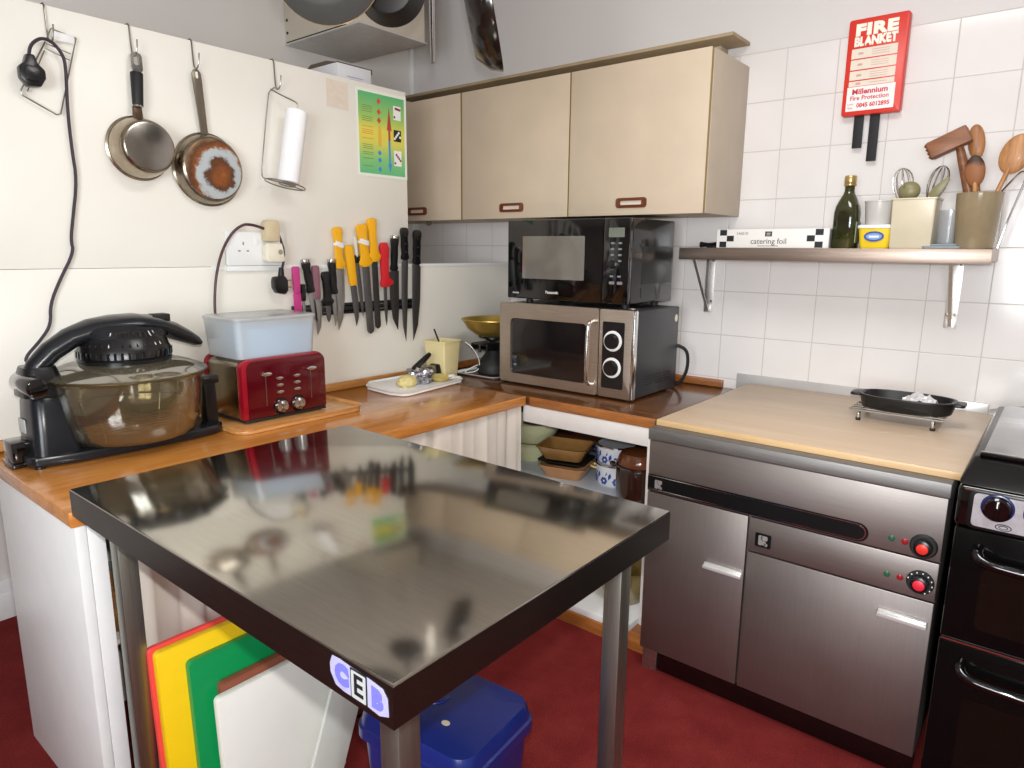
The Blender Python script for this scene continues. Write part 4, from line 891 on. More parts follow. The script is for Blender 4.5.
for yy in (-.1, 0, .1):
    b_.cyl((sx, sy_+yy, sz+.118), (sx, sy_+yy, sz+.16), .008, n=10)
b_.box(sx-.055, sx-.045, sy_-.105, sy_+.105, sz+.126, sz+.160, .002).box(sx+.045, sx+.055, sy_-.105, sy_+.105, sz+.126, sz+.160, .002); b_.obj('beam', M_black, r)
b_ = B(o); b_.box(sx+.056, sx+.060, sy_-.014, sy_+.014, sz+.10, sz+.164, .001); b_.obj('pointer_plate', plain('scale_plate', (160, 164, 166), .3, metal=.5), r)
M_brass = plain('brass', (206, 176, 92), .36, metal=.85, var=.08)
cr = B(o); cr.tube([(sx+.07*math.cos(a*PI/12), sy_+.07*math.sin(a*PI/12), sz+.186) for a in range(24)], .004, 6, True); cr.tube([(sx, sy_-.07, sz+.186), (sx, sy_-.01, sz+.159), (sx, sy_+.07, sz+.186)], .004, 6); cr.tube([(sx-.07, sy_, sz+.186), (sx, sy_, sz+.159), (sx+.07, sy_, sz+.186)], .004, 6); cr.obj('bowl_cradle', M_black, r)
k = B((sx, sy_, sz+.18)); k.lathe([(.0, 0), (.03, .0), (.085, .016), (.130, .05), (.152, .086), (.160, .092), (.160, .096), (.152, .094), (.124, .055), (.078, .020), (.03, .006), (0, .005)], c=(sx, sy_, sz+.181), n=48)
k = k.obj('scale_bowl', M_brass); tag(k, 'round brass weighing bowl resting on the black scales', 'bowl')

# ---- microwaves
r = thing('microwave', 'silver microwave with two white ringed dials, lower one of the stacked pair', 'microwave', (.75, -.36, WT)); o = (.75, -.36, WT)
mx0, mx1, my0, my1, mz0, mz1 = .412, 1.122, -.548, -.135, WT+.012, WT+.382-.0
mz1 = 1.292
M_mwst = brushed('microwave_steel', (200, 188, 174), .4, (1.5, 40, 40)); M_mwgrey = plain('microwave_case_grey', (52, 53, 57), .4, var=.05)
B(o).box(mx0+.008, mx1-.004, my0+.026, my1, mz0, mz1-.004, .006).obj('case', M_mwgrey, r)
cs = r.children[-1]
vt = B(o)
for k in range(4):
    for j in range(3): vt.box(mx1-.0045, mx1-.0030, -.44+j*.085+k*.006, -.375+j*.085+k*.006, 1.005-k*.012-.002*j, 1.009-k*.012-.002*j)
vt.obj('vents', M_blackmatt, cs)
s2 = B(o); s2.prism([(q[0], q[1]) for q in circ(.014, 18, -.165, 1.238, 1.2)], (mx1-.0038, 0, 0), Y, Z, .0008); s2.obj('sticker', M_creamp, cs)
xd = .957
def xz(pts, y0, t, mat, name, par, off, bev=0.0): return B(off).prism(pts, (0, y0, 0), X, Z, t, bev).obj(name, mat, par)
def frame(outer, inner, y0, t, mat, name, par, off):
    b2 = B(off); b2.ring_loft([[(p[0], y, p[1]) for p in pl] for (pl, y) in ((outer, y0), (outer, y0-t), (inner, y0-t), (inner, y0))], closed=True); return b2.obj(name, mat, par)
dw, dz = xd-mx0-.003, mz1-mz0
dcx, dcz = (mx0+xd-.003)/2, (mz0+mz1)/2
dr = frame(rrect(dw, dz, .012, 5, dcx, dcz), rrect(.420, .258, .022, 5, dcx+.002, dcz-.014), my0+.025, .025, M_mwst, 'door', r, o)
xz(rrect(.424, .262, .022, 5, dcx+.002, dcz-.014), my0+.012, .004, plain('microwave_window', (20, 20, 22), .07, coat=.4), 'window', dr, o)
hd = B(o); hx = xd-.030
hd.tube([(hx, my0-.001, 1.240), (hx, my0-.028, 1.236), (hx-.002, my0-.040, 1.222), (hx-.003, my0-.042, 1.09), (hx-.003, my0-.042, 1.0), (hx-.002, my0-.040, .985), (hx, my0-.028, .972), (hx, my0-.001, .968)], .0085, 12, smooth=2); hd.obj('handle', M_chrome, dr)
cp = xz(rrect(mx1-xd, dz, .008, 4, (xd+mx1)/2, dcz), my0+.025, .025, M_mwst, 'control_column', r, o, .002)
pc = (xd+mx1)/2-.014
pn = xz(rrect(.104, .280, .006, 3, pc+.001, dcz-.006), my0-.0003, .0012, M_black, 'control_panel', cp, o)
M_dialw = plain('dial_ring_white', (232, 232, 230), .35)
for zz in (1.162, 1.050):
    RM = Matrix.Translation((pc, my0-.0016, zz)) @ Matrix.Rotation(PI/2, 4, 'X')
    k = B(o); k.lathe([(.043, 0), (.043, .004), (.041, .006), (0, .006)], mat=RM, n=40); kk = k.obj('dial', M_dialw, r)
    k = B(o); k.lathe([(.033, .0062), (.031, .020), (.028, .023), (0, .023)], mat=RM, n=32); k.box(pc-.0008, pc+.0008, my0-.0262, my0-.0246, zz+.008, zz+.026); k.obj('dial_grip', M_black, kk)
ed = B(o); ed.box(mx1-.012, mx1+.001, my0-.001, my0+.03, mz0, mz1, .003); ed.obj('edge_strip', M_chrome, cp)
for (a, c2) in ((.45, -.5), (1.08, -.5), (.45, -.18), (1.08, -.18)): B(o).cyl((a, c2, WT), (a, c2, WT+.0125), .014, n=12).obj('foot', M_blackmatt, r)
cb = B(o); cb.tube([(1.09, -.134, 1.11), (1.115, -.118, 1.11), (1.150, -.105, 1.09), (1.158, -.10, 1.04), (1.150, -.10, .98), (1.12, -.10, .93), (1.09, -.10, .918)], .0075, 8, smooth=2); cb.obj('cord', M_blackmatt, r)

r.location.x += .013; r.location.y -= .054
r = thing('microwave', 'glossy black microwave with digital panel, upper one of the stacked pair', 'microwave', (.76, -.35, mz1)); o = (.76, -.35, mz1)
nx0, nx1, ny0, ny1, nz0, nz1 = .435, 1.073, -.560, -.160, 1.3100, 1.661
M_bg2 = plain('microwave_black', (9, 9, 10), .07, var=.05, coat=.5)
B(o).box(nx0, nx1, ny0+.025, ny1, nz0, nz1, .006).obj('case', plain('microwave_black_case', (14, 14, 15), .16, var=.06, coat=.3), r)
cs = r.children[-1]
s2 = B(o); s2.box(nx1-.0003, nx1+.0015, -.45, -.18, 1.39, 1.55, .0005); s2.obj('side_recess', M_black, cs)
s2 = B(o); s2.box(nx1-.0003, nx1+.0012, -.455, -.447, 1.335, 1.375, .0005); s2.obj('side_slot', M_blackmatt, cs)
xb2 = .950
dr = B(o).box(nx0, xb2-.002, ny0, ny0+.0245, nz0, nz1, .004).obj('door', M_bg2, r)
xz(rrect(.335, .188, .004, 2, .690, 1.496), ny0-.0002, .0009, plain('microwave_screen', (104, 100, 92), .10, var=.04, coat=.5), 'window', dr, o)
cp = B(o).box(xb2, nx1, ny0, ny0+.0245, nz0, nz1, .004).obj('control_column', M_bg2, r)
M_lt = plain('panel_print', (206, 206, 204), .5); M_lcd = plain('display_grey_green', (104, 112, 98), .2)
xz(rrect(.074, .038, .003, 2, 1.012, 1.603), ny0-.0002, .0010, M_lcd, 'display', cp, o)
for row in range(5):
    for cc in range(2):
        zz = 1.560-row*.024; xx = .994+cc*.036
        if row == 4: zz = 1.425
        xz(rrect(.017, .008, .003, 2, xx, zz), ny0-.0002, .0010, plain('button_grey', (120, 120, 122), .4), 'button', cp, o)
RM = Matrix.Translation((1.000, ny0-.0003, 1.474)) @ Matrix.Rotation(PI/2, 4, 'X')
k = B(o); k.lathe([(.019, 0), (.019, .010), (.016, .012), (0, .012)], mat=RM); k.obj('dial', M_black, cp)
k = B(o); k.lathe([(.021, 0), (.021, .002), (.0195, .002)], mat=RM); k.obj('dial_ring', M_steelwire, cp)
xz(rrect(.026, .012, .003, 2, .996, 1.398), ny0-.0002, .0010, bpy.data.materials['button_grey'], 'button', cp, o); xz(rrect(.026, .012, .003, 2, 1.034, 1.398), ny0-.0002, .0010, bpy.data.materials['button_grey'], 'button', cp, o)
lettering('Panasonic', .0175, loc((.690, ny0-.0008, 1.344), o), X, Z, M_lt, dr, bold=.0006)
lettering('Inverter', .0115, loc((.486, ny0-.0008, 1.336), o), X, Z, M_lt, dr, bold=.0003)
for (a, c2) in ((.52, -.50), (1.03, -.50), (.52, -.24), (1.03, -.24)): B(o).cyl((a, c2, mz1-.0035), (a, c2, nz0+.001), .016, n=14).obj('foot', M_blackmatt, r)
k = B((1.05, -.47, mz1-.004)); k.prism(circ(.05, 24, 1.035, -.485, .5), (0, 0, mz1-.0035), X, Y, .0035, .001); k = k.obj('metal_lid', M_steelwire); tag(k, 'thin steel disc lying between the two microwaves', 'lid')
# ================================================================= tiled wall: fire blanket and shelf goods
r = thing('fire_blanket_case', 'red fire blanket case with two black pull straps high on the tiled wall', 'fire blanket', (1.795, -.004, 2.05)); o = (1.795, -.004, 2.05)
M_fb = plain('fire_red', (214, 52, 38), .35, var=.02); M_lab = plain('label_cream', (226, 216, 200), .5, var=.02); M_labw = plain('label_white', (238, 236, 234), .45)
B(o).prism(rrect(.206, .348, .010, 4, 1.795, 2.226), (0, -.002, 0), X, Z, .040, .006).obj('case', M_fb, r)
yf = -.0424
for i, (z0, z1) in enumerate(((2.258, 2.293), (2.218, 2.2535), (2.181, 2.2135), (2.158, 2.1765))):
    l = B(o).box(1.711, 1.868, yf, yf+.001, z0, z1).obj('label', M_lab, r)
    t_ = B(o)
    for k in range(3 if z1-z0 > .03 else 1): t_.box(1.782, 1.842, yf-.0004, yf, z1-.010-k*.008, z1-.008-k*.008)
    t_.box(1.735, 1.752, yf-.0004, yf, (z0+z1)/2-.004, (z0+z1)/2+.004); t_.obj('print_lines', plain('label_print', (206, 160, 150), .5), l)
l = B(o).box(1.708, 1.874, yf-.0006, yf+.001, 2.068, 2.156).obj('label', M_labw, r)
M_fw = plain('label_lettering', (244, 238, 222), .5); M_fr = plain('red_lettering', (206, 56, 66), .5)
lettering('FIRE', .054, loc((1.790, yf+.0004-.0006, 2.357), o), X, Z, M_fw, r, bold=.0036, squash=1.30, spacing=1.14)
lettering('BLANKET', .043, loc((1.790, yf+.0004-.0006, 2.316), o), X, Z, M_fw, r, bold=.0026, squash=.80)
lettering('Millennium', .027, loc((1.788, yf-.0010, 2.137), o), X, Z, M_fr, l, bold=.0009, squash=1.05)
lettering('Fire Protection', .022, loc((1.788, yf-.0010, 2.114), o), X, Z, M_fr, l, bold=.0004, squash=1.0)
lettering('0845 6012895', .0215, loc((1.803, yf-.0010, 2.087), o), X, Z, M_fr, l, bold=.0007, squash=.92)
lettering('Local', .010, loc((1.724, yf-.0010, 2.094), o), X, Z, M_fr, l); lettering('Rate', .010, loc((1.724, yf-.0010, 2.080), o), X, Z, M_fr, l)
for (xa, xb_, zb, dx) in ((1.741, 1.776, 1.932, .006), (1.797, 1.832, 1.880, .008)):
    b_ = B(o); b_.hexa([(xa-dx*.2, -.026, zb), (xb_-dx*.2, -.026, zb), (xb_-dx*.2, -.022, zb), (xa-dx*.2, -.022, zb)], [(xa-.003, -.024, 2.056), (xb_-.003, -.024, 2.056), (xb_-.003, -.020, 2.056), (xa-.003, -.020, 2.056)], .001); b_.obj('pull_strap', plain('black_strap', (26, 26, 28), .7), r)

SZ = 1.5464
r = thing('foil_box', 'long white box of catering foil with black check ends on the wall shelf', 'box', (1.505, -.15, SZ)); o = (1.505, -.15, SZ)
B(o).box(1.276, 1.728, -.175, -.100, SZ, SZ+.076, .002).obj('carton', plain('white_card', (232, 230, 226), .5, var=.01), r)
cartn = r.children[0]; yf = -.1754
ck = B(o)
for (bx, flip) in ((1.286, 0), (1.642, 1)):
    for (i, j) in (((0, 0), (0, 2), (1, 1)) if not flip else ((1, 0), (1, 2), (0, 1))): ck.box(bx+.004+i*.031, bx+.004+i*.031+.030, yf, yf+.0006, SZ+.002+j*.0242, SZ+.002+j*.0242+.0235)
ck.obj('black_checks', M_ink, cartn)
sq_ = B(o); sq_.box(1.481, 1.509, yf, yf+.0006, SZ+.046, SZ+.066); sq_.obj('brand_square', M_ink, cartn)
wl = B(o); wl.box(1.487, 1.503, yf-.0004, yf+.0002, SZ+.051, SZ+.053).box(1.487, 1.503, yf-.0004, yf+.0002, SZ+.058, SZ+.060); wl.obj('brand_lines', M_white, sq_ and cartn.children[-1])
M_grey = plain('print_grey', (110, 106, 104), .5)
lettering('catering foil', .031, loc((1.496, yf-.0001, SZ+.026), o), X, Z, M_grey, cartn, bold=.0002)
lettering('146010', .0165, loc((1.386, yf-.0001, SZ+.058), o), X, Z, M_grey, cartn)
ln = B(o); ln.box(1.452, 1.536, yf, yf+.0006, SZ+.007, SZ+.0095); ln.obj('print_lines', M_grey, cartn)
ef = B(o); ef.box(1.7285, 1.7295, -.17, -.105, SZ+.004, SZ+.072); ef.obj('end_flap', plain('card_grey', (150, 148, 146), .5), cartn)

k = B(); k.tube([(1.18, -.115, SZ+.014), (1.225, -.12, SZ+.014), (1.265, -.125, SZ+.013)], lambda u: .010+.003*math.cos(u*7), 10, smooth=1); k.box(1.225, 1.262, -.16, -.09, SZ, SZ+.008, .002)
k = k.obj('black_opener', M_black); tag(k, 'small flat black gadget lying left of the foil box on the shelf', 'gadget')

r = thing('oil_bottle', 'dark green glass bottle with a gold cap on the wall shelf', 'bottle', (1.772, -.12, SZ)); o = (1.772, -.12, SZ)
def dkglass():
    m, nt, b = _new('dark_green_glass'); b.inputs['Base Color'].default_value = (*lin(44, 48, 20), 1); b.inputs['Roughness'].default_value = .06
    v = _coord(nt); n = _noise(nt, v, 12); nt.links.new(_ramp(nt, n, [(.3, lin(24, 26, 14)), (.7, lin(62, 64, 26))]), b.inputs['Base Color']); b.inputs['Coat Weight'].default_value = .4; return m
b_ = B(o); b_.ring_loft([[(1.772+q[0], -.12+q[1], SZ+z) for q in rrect(2*w, 2*w, w*cr_, 6)] for (w, z, cr_) in ((.040, .0, .6), (.044, .006, .6), (.044, .135, .6), (.041, .158, .7), (.031, .186, .9), (.021, .205, .98), (.018, .216, .98), (.018, .242, .98))]); b_.obj('glass_body', dkglass(), r)
c_ = B(o); c_.lathe([(.020, 0), (.022, .004), (.022, .026), (.020, .030), (0, .030)], c=(1.772, -.12, SZ+.2425), n=24); c_.lathe([(.0205, -.008), (.0225, -.006), (.0225, -.001), (.0205, -.0005)], c=(1.772, -.12, SZ+.2425), n=24); c_.obj('cap', plain('gold_cap', (190, 164, 110), .3, metal=.7), r)
l_ = B(o); l_.box(1.804, 1.8165, -.150, -.09, SZ+.02, SZ+.10, .001); l_.obj('side_label', plain('pale_label', (120, 124, 96), .5), r)

def tubthing(name, label, cat, x, y, z, prof, mat): # square tapered tub
    rr = thing(name, label, cat, (x, y, z)); t = B((x, y, z)); t.ring_loft([[(x+q[0], y+q[1], z+h) for q in rrect(w, w, r_, 4)] for (w, r_, h) in prof]); t.obj('tub_body', mat, rr); return rr
r = tubthing('spread_tub', 'yellow plastic spread tub with blue oval badge on the wall shelf', 'tub', 1.885, -.12, SZ, [(.094, .014, 0), (.100, .016, .006), (.116, .018, .074)], plain('tub_yellow', (238, 206, 40), .35))
t_ = B((1.885, -.12, SZ)); t_.ring_loft([[(1.885+q[0], -.12+q[1], SZ+h) for q in rrect(w, w, .018, 4)] for (w, h) in ((.122, .0745), (.124, .080), (.120, .086), (.112, .087))]); t_.obj('lid', M_white, r)
pb_ = B((1.885, -.12, SZ)); pb_.prism(circ(.034, 28, 1.885, SZ+.044, .56), (0, -.1753, 0), X, Z, .0015); pb_ = pb_.obj('badge', plain('badge_blue', (52, 66, 150), .4), r)
pb2 = B((1.885, -.12, SZ)); pb2.prism(circ(.027, 24, 1.885, SZ+.044, .45), (0, -.1769, 0), X, Z, .0006); pb2 = pb2.obj('badge_field', plain('badge_sky', (120, 160, 210), .4), pb_)
pl2 = B((1.885, -.12, SZ)); pl2.box(1.868, 1.902, -.1782, -.1776, SZ+.040, SZ+.047); pl2.obj('badge_lettering', M_white, pb_)
r = thing('plastic_beaker', 'pale grey tapered beaker standing on the yellow spread tub', 'beaker', (1.882, -.12, SZ+.0872)); o = (1.882, -.12, SZ+.0872)
t_ = B(o); t_.lathe([(0, 0), (.041, 0), (.043, .004), (.050, .082), (.052, .083), (.052, .088), (.048, .088), (.040, .006), (0, .006)], c=o, n=32); t_.obj('beaker_body', plain('beaker_grey', (196, 194, 190), .3, var=.02), r)

# cream caddy with whisks
r = thing('cream_caddy', 'square cream utensil pot holding whisks on the wall shelf', 'pot', (2.005, -.12, SZ)); o = (2.005, -.12, SZ)
M_cc = plain('cream_pot_shelf', (214, 204, 178), .35, var=.02)
def sqr(w, z, cx_=2.005, cy_=-.12): return [(cx_+q[0], cy_+q[1], z) for q in rrect(w, w, .008, 3)]
t_ = B(o); t_.ring_loft([sqr(.126, SZ), sqr(.132, SZ+.004), sqr(.140, SZ+.172), sqr(.148, SZ+.173), sqr(.148, SZ+.178), sqr(.134, SZ+.178), sqr(.122, SZ+.006)]); t_.obj('pot_body', M_cc, r)
def whisk(label, base, tip, rad, n, grp, hmat):
    base, tip = V(base), V(tip); ax = (tip-base); L = ax.length; ax.normalize(); q = ax.to_track_quat('Z', 'Y').to_matrix()
    rr = thing('whisk', label, 'whisk', base, group=grp); w_ = B(base)
    for k in range(n):
        a = PI*k/n; d = q @ V((math.cos(a), math.sin(a), 0))
        pts = []
        prof = [(.42, .12), (.52, .30), (.64, .72), (.76, 1.0), (.88, .96), (.96, .62), (1.0, .0)]
        for s_, k_ in prof: pts.append(base+ax*(L*s_)+d*(rad*k_))
        for s_, k_ in prof[-2::-1]: pts.append(base+ax*(L*s_)-d*(rad*k_))
        w_.tube(pts, .0016, 5, smooth=1)
    w_.obj('wires', M_chrome, rr)
    h_ = B(base); h_.cyl(base, base+ax*(L*.45), .008, n=10); h_.obj('handle', hmat, rr); return rr
whisk('steel balloon whisk at the left of the cream pot on the shelf', (1.985, -.12, SZ+.012), (1.945, -.13, SZ+.290), .034, 5, 'whisks in the cream pot', M_chrome)
whisk('steel whisk leaning right in the cream pot on the shelf', (2.005, -.10, SZ+.012), (2.075, -.115, SZ+.292), .030, 5, 'whisks in the cream pot', M_chrome)
M_olv = plain('olive_grey_plastic', (128, 122, 84), .4, var=.08)
r = thing('ladle', 'olive ladle with rounded bowl standing in the cream pot on the shelf', 'ladle', (1.995, -.14, SZ+.01)); o = (1.995, -.14, SZ+.01)
h_ = B(o); h_.cyl((1.995, -.14, SZ+.008), (1.985, -.145, SZ+.19), .006, n=10); h_.obj('handle', M_olv, r)
h_ = B(o); h_.grid(lambda u, v: V((1.978+.036*math.sin(v*PI*.5)*math.cos(u*2*PI), -.150-.022*math.cos(v*PI*.5)+.01, SZ+.206+.034*math.sin(v*PI*.5)*math.sin(u*2*PI))), 24, 8, .002, True); h_.obj('bowl', M_olv, r)
r = thing('spatula', 'olive slanted spatula at the right of the cream pot on the shelf', 'spatula', (2.03, -.13, SZ+.01)); o = (2.03, -.13, SZ+.01)
h_ = B(o); h_.cyl((2.02, -.135, SZ+.008), (2.05, -.14, SZ+.185), .005, n=10); h_.obj('handle', M_olv, r)
h_ = B(o); h_.prism([(-.012, 0), (.014, 0), (.018, .03), (.012, .078), (0, .084), (-.014, .03)], (2.047, -.14, SZ+.182), V((.82, 0, -.57)), V((.57, 0, .82)), .006, .002); h_.obj('blade', M_olv, r)
k = B(); k.prism(rrect(.12, .12, .02, 4, 2.105, -.14), (0, 0, SZ), X, Y, .010, .003); k.prism(rrect(.09, .08, .02, 4, 2.108, -.145), (0, 0, SZ+.0102), X, Y, .007, .003)
k = k.obj('folded_cloth', plain('grey_blue_cloth', (140, 150, 156), .85, var=.06, bump=.2)); tag(k, 'flat folded grey blue cloth between the two utensil pots on the shelf', 'cloth')
k = B((2.105, -.09, SZ+.0105)); k.lathe([(.0, 0), (.036, 0), (.038, .004), (.046, .138), (.0445, .138), (.0365, .006), (0, .003)], c=(2.105, -.055, SZ+.0002), n=32)
k = k.obj('clear_beaker', thin_glass('clear_plastic', (250, 251, 252), .06, .06, .30, (244, 246, 248))); tag(k, 'clear plastic beaker behind the grey blue cloth on the shelf', 'beaker')

# ceramic crock with wooden tools
r = thing('utensil_crock', 'tall olive brown glazed pot full of wooden spoons at the right of the shelf', 'pot', (2.194, -.13, SZ)); o = (2.194, -.13, SZ)
t_ = B(o); t_.lathe([(0, 0), (.058, 0), (.061, .004), (.070, .184), (.071, .190), (.068, .191), (.066, .186), (.056, .008), (0, .008)], c=o, n=44); t_.obj('pot_body', plain('olive_glaze', (148, 132, 104), .14, var=.08, nscale=14, coat=.5), r)
M_w1 = wood('spoon_wood', (132, 82, 44), (184, 128, 78), .5, 'z', 1.5, .05); M_w2 = wood('mallet_wood', (98, 58, 34), (144, 92, 56), .5, 'x', 1.5, .05); M_w3 = wood('spoon_pale', (148, 98, 54), (200, 144, 90), .5, 'z', 1.5, .05)
r = thing('meat_mallet', 'wooden meat mallet with a toothed head standing in the brown pot', 'mallet', (2.19, -.13, SZ+.012)); o = (2.19, -.13, SZ+.012)
h_ = B(o); h_.tube([(2.205, -.118, SZ+.010), (2.160, -.135, SZ+.20), (2.118, -.15, SZ+.345)], lambda u: .012+.005*math.sin(u*PI), 12, smooth=1); h_.obj('handle', M_w2, r)
h_ = B(o); u_ = V((.905, .0, .425)).normalized(); v_ = V((-.425, 0, .905)).normalized()
h_.prism(rrect(.126, .058, .006, 3), V((2.086, -.125, SZ+.362)), u_, v_, .058, .004); hd_ = h_.obj('mallet_head', M_w2, r)
te = B(o)
for i in range(4):
    for j in range(4): te.lathe([(.0075, 0), (0, .008)], n=4, mat=Matrix.Translation(V((2.086, -.125, SZ+.362))-u_*.063+v_*(-.021+.014*i)+V((0, -.008-.014*j, 0))) @ (-u_).to_track_quat('Z', 'Y').to_matrix().to_4x4())
te.obj('teeth', M_w2, hd_)
def spoon(label, b0, top, w_, l_, mat, burn=None, nm='wooden_spoon', tilt=0.0):
    b0, top = V(b0), V(top); ax = (top-b0); L = ax.length; ax.normalize(); side = V((ax.z, 0, -ax.x)).normalized(); nn = ax.cross(side)
    rr = thing(nm, label, 'spoon', b0, group='wooden tools in the brown pot')
    h_ = B(b0); h_.tube([b0, b0+ax*(L-l_*.85)], lambda u: .0075, 10); h_.obj('handle', mat, rr)
    c0 = top-ax*(l_/2)
    h2 = B(b0); h2.grid(lambda u, v: c0+ax*(l_/2*math.sin(v*PI*.5)*math.cos(u*2*PI))+side*(w_/2*math.sin(v*PI*.5)*math.sin(u*2*PI)*(1-.25*math.cos(u*2*PI+PI)*-1 if False else 1))+nn*(-.012*math.cos(v*PI*.5)+.002), 26, 8, .005, True); h2.obj('bowl', burn or mat, rr)
    return rr
def charred():
    m, nt, b = _new('charred_spoon_wood'); tc = nt.nodes.new('ShaderNodeTexCoord'); sp_ = nt.nodes.new('ShaderNodeSeparateXYZ'); nt.links.new(tc.outputs['Object'], sp_.inputs[0])
    n = _noise(nt, tc.outputs['Object'], 22); ad = nt.nodes.new('ShaderNodeMath'); ad.operation = 'MULTIPLY_ADD'; ad.inputs[1].default_value = .05; nt.links.new(n, ad.inputs[0]); nt.links.new(sp_.outputs['Z'], ad.inputs[2])
    nt.links.new(_ramp(nt, ad.outputs[0], [(.0, lin(160, 106, 62)), (.290, lin(146, 92, 52)), (.306, lin(60, 40, 26)), (.40, lin(70, 46, 30))]), b.inputs['Base Color']); b.inputs['Roughness'].default_value = .55; return m
spoon('wooden spoon with charred rim in the middle of the brown pot', (2.20, -.135, SZ+.010), (2.168, -.175, SZ+.312), .060, .105, M_w3, charred())
spoon('dark wooden spoon behind the mallet head in the brown pot', (2.21, -.10, SZ+.010), (2.150, -.095, SZ+.425), .052, .12, M_w1)
spoon('large pale wooden spoon leaning right out of the brown pot', (2.185, -.14, SZ+.010), (2.300, -.155, SZ+.372), .090, .130, M_w3)
k = B((2.26, -.1, SZ)); k.tube([(2.178, -.10, SZ+.013), (2.235, -.105, SZ+.17), (2.290, -.13, SZ+.245), (2.308, -.15, SZ+.258), (2.318, -.155, SZ+.236), (2.306, -.163, SZ+.18), (2.284, -.176, SZ+.09), (2.268, -.178, SZ+.003)], .0032, 7, smooth=2)
k = k.obj('wire_skewer_loop', M_chrome); tag(k, 'bent steel wire hooked over the right side of the brown pot', 'utensil')
k = B(); k.tube([(2.303, -.004, .962), (2.36, -.004, .978), (2.45, -.004, 1.0), (2.62, -.004, 1.02)], .003, 6); k = k.obj('pale_cable', plain('pale_cable_grey', (176, 170, 164), .5)); tag(k, 'thin pale cable along the tiles above the cooker lid', 'cable')

# ================================================================= rack and griddle dish on the wooden board
RZ = .9509
r = thing('cooling_rack', 'steel wire trivet on stub feet on the beech board', 'trivet', (2.06, -.36, RZ)); o = (2.06, -.36, RZ)
w_ = B(o)
for k in range(6): w_.tube([(1.925, -.462+k*.036, RZ+.038), (2.212, -.462+k*.036, RZ+.038)], .0042, 8)
for xx in (1.955, 2.182): w_.tube([(xx, -.466, RZ+.031), (xx, -.278, RZ+.031)], .0042, 8)
w_.obj('bars', M_chrome, r)
for (xx, yy) in ((1.955, -.45), (2.182, -.45), (1.955, -.292), (2.182, -.292)):
    f_ = B(o); f_.cyl((xx, yy, RZ), (xx, yy, RZ+.034), .007, n=12, bev=.002); ft_ = f_.obj('foot', M_chrome, r)
    f_ = B(o); f_.cyl((xx, yy, RZ), (xx, yy, RZ+.010), .0085, n=12, bev=.002); f_.obj('foot_cap', M_blackmatt, ft_)
GZ = RZ+.0424
r = thing('griddle_dish', 'black oval cast griddle dish with lug handles on the steel trivet', 'dish', (2.085, -.365, GZ)); o = (2.085, -.365, GZ)
M_cast = plain('cast_iron', (20, 20, 21), .38, var=.15, bump=.1)
def ov(a, b2, z): return [(2.085+a*abs(math.cos(t))**.75*(1 if math.cos(t) >= 0 else -1), -.365+b2*abs(math.sin(t))**.75*(1 if math.sin(t) >= 0 else -1), GZ+z) for t in [2*PI*i/40 for i in range(40)]]
t_ = B(o); t_.ring_loft([ov(.132, .076, 0), ov(.138, .081, .004), ov(.147, .090, .042), ov(.150, .092, .043), ov(.150, .092, .048), ov(.140, .084, .048), ov(.126, .071, .009)]); t_.obj('dish_body', M_cast, r)
for s_ in (-1, 1):
    t_ = B(o); t_.prism(rrect(.042, .085, .014, 4, 2.085+s_*.154, -.365), (0, 0, GZ+.036), X, Y, .010, .003); t_.obj('lug_handle', M_cast, r)
b_ = B()
fsd = V((3.1, 7.2, .4))
b_.grid(lambda u, v: V((2.075+.100*u+.012*mnoise.noise(V((u*4, v*3, 1))), -.415+.08*v, GZ+.036+.020*math.sin(PI*u)*(.4+.6*v)+.014*mnoise.noise(V((u*5, v*5, 0))+fsd)+.008*mnoise.noise(V((u*13, v*13, 0))))), 18, 14, .001)
k = b_.obj('foil_sheet', plain('white_foil', (226, 226, 228), .4, metal=.3, bump=.4, nscale=30), ang=20); tag(k, 'crumpled foil scrap lying in the black griddle dish', 'foil')

# ================================================================= open corner cupboard: bowls and pots
PZ = .5104
M_gr = plain('pale_green_china', (232, 232, 186), .2, var=.03, coat=.3)
def bowl(name, label, c, prof, mat, grp=None):
    rr = thing(name, label, 'bowl', c, group=grp); b_ = B(c); b_.lathe(prof, c=c, n=48, close=False); b_.obj('bowl_body', mat, rr); return rr
def bprof(r0, r1, h, t=.005): return [(0, 0), (r0, 0), (r0*1.05, .006), (r0+(r1-r0)*.6, h*.4), (r1*.97, h*.75), (r1, h-.004), (r1+.004, h), (r1-.002, h+.002), (r1-t, h-.003), (r1*.94, h*.75), (r0+(r1-r0)*.55, h*.42), (r0*.9, .010), (0, .010)]
bowl('mixing_bowl', 'lower pale green bowl of the stack in the open corner unit', (.485, -.42, PZ), bprof(.085, .122, .085), M_gr, 'pale green bowls')
bowl('mixing_bowl', 'upper wide pale green bowl of the stack in the open corner unit', (.485, -.42, PZ+.0895), bprof(.090, .146, .105), M_gr, 'pale green bowls')
def loaf(name, label, cx_, cy_, z, rot, w, d, h, mat, matin, grp):
    rr = thing(name, label, 'dish', (cx_, cy_, z), rot, group=grp)
    def rg(w_, d_, zz): return [(q[0], q[1], zz) for q in rrect(w_, d_, min(w_, d_)*.16, 4)]
    t = B(); t.ring_loft([rg(w*.72, d*.66, 0), rg(w*.75, d*.69, .004), rg(w*.96, d*.95, h*.92), rg(w, d, h*.94), rg(w, d, h), rg(w*.93, d*.91, h), rg(w*.70, d*.62, .008)]); t.obj('dish_body', mat, rr)
    b2 = B(); b2.ring_loft([rg(w*.91, d*.885, h*.90), rg(w*.70, d*.64, .012)], False, False); return rr
M_lo1 = plain('glazed_tan', (160, 118, 66), .18, var=.12, coat=.3); M_lo2 = plain('glazed_sand', (188, 138, 92), .25, var=.08, coat=.2)
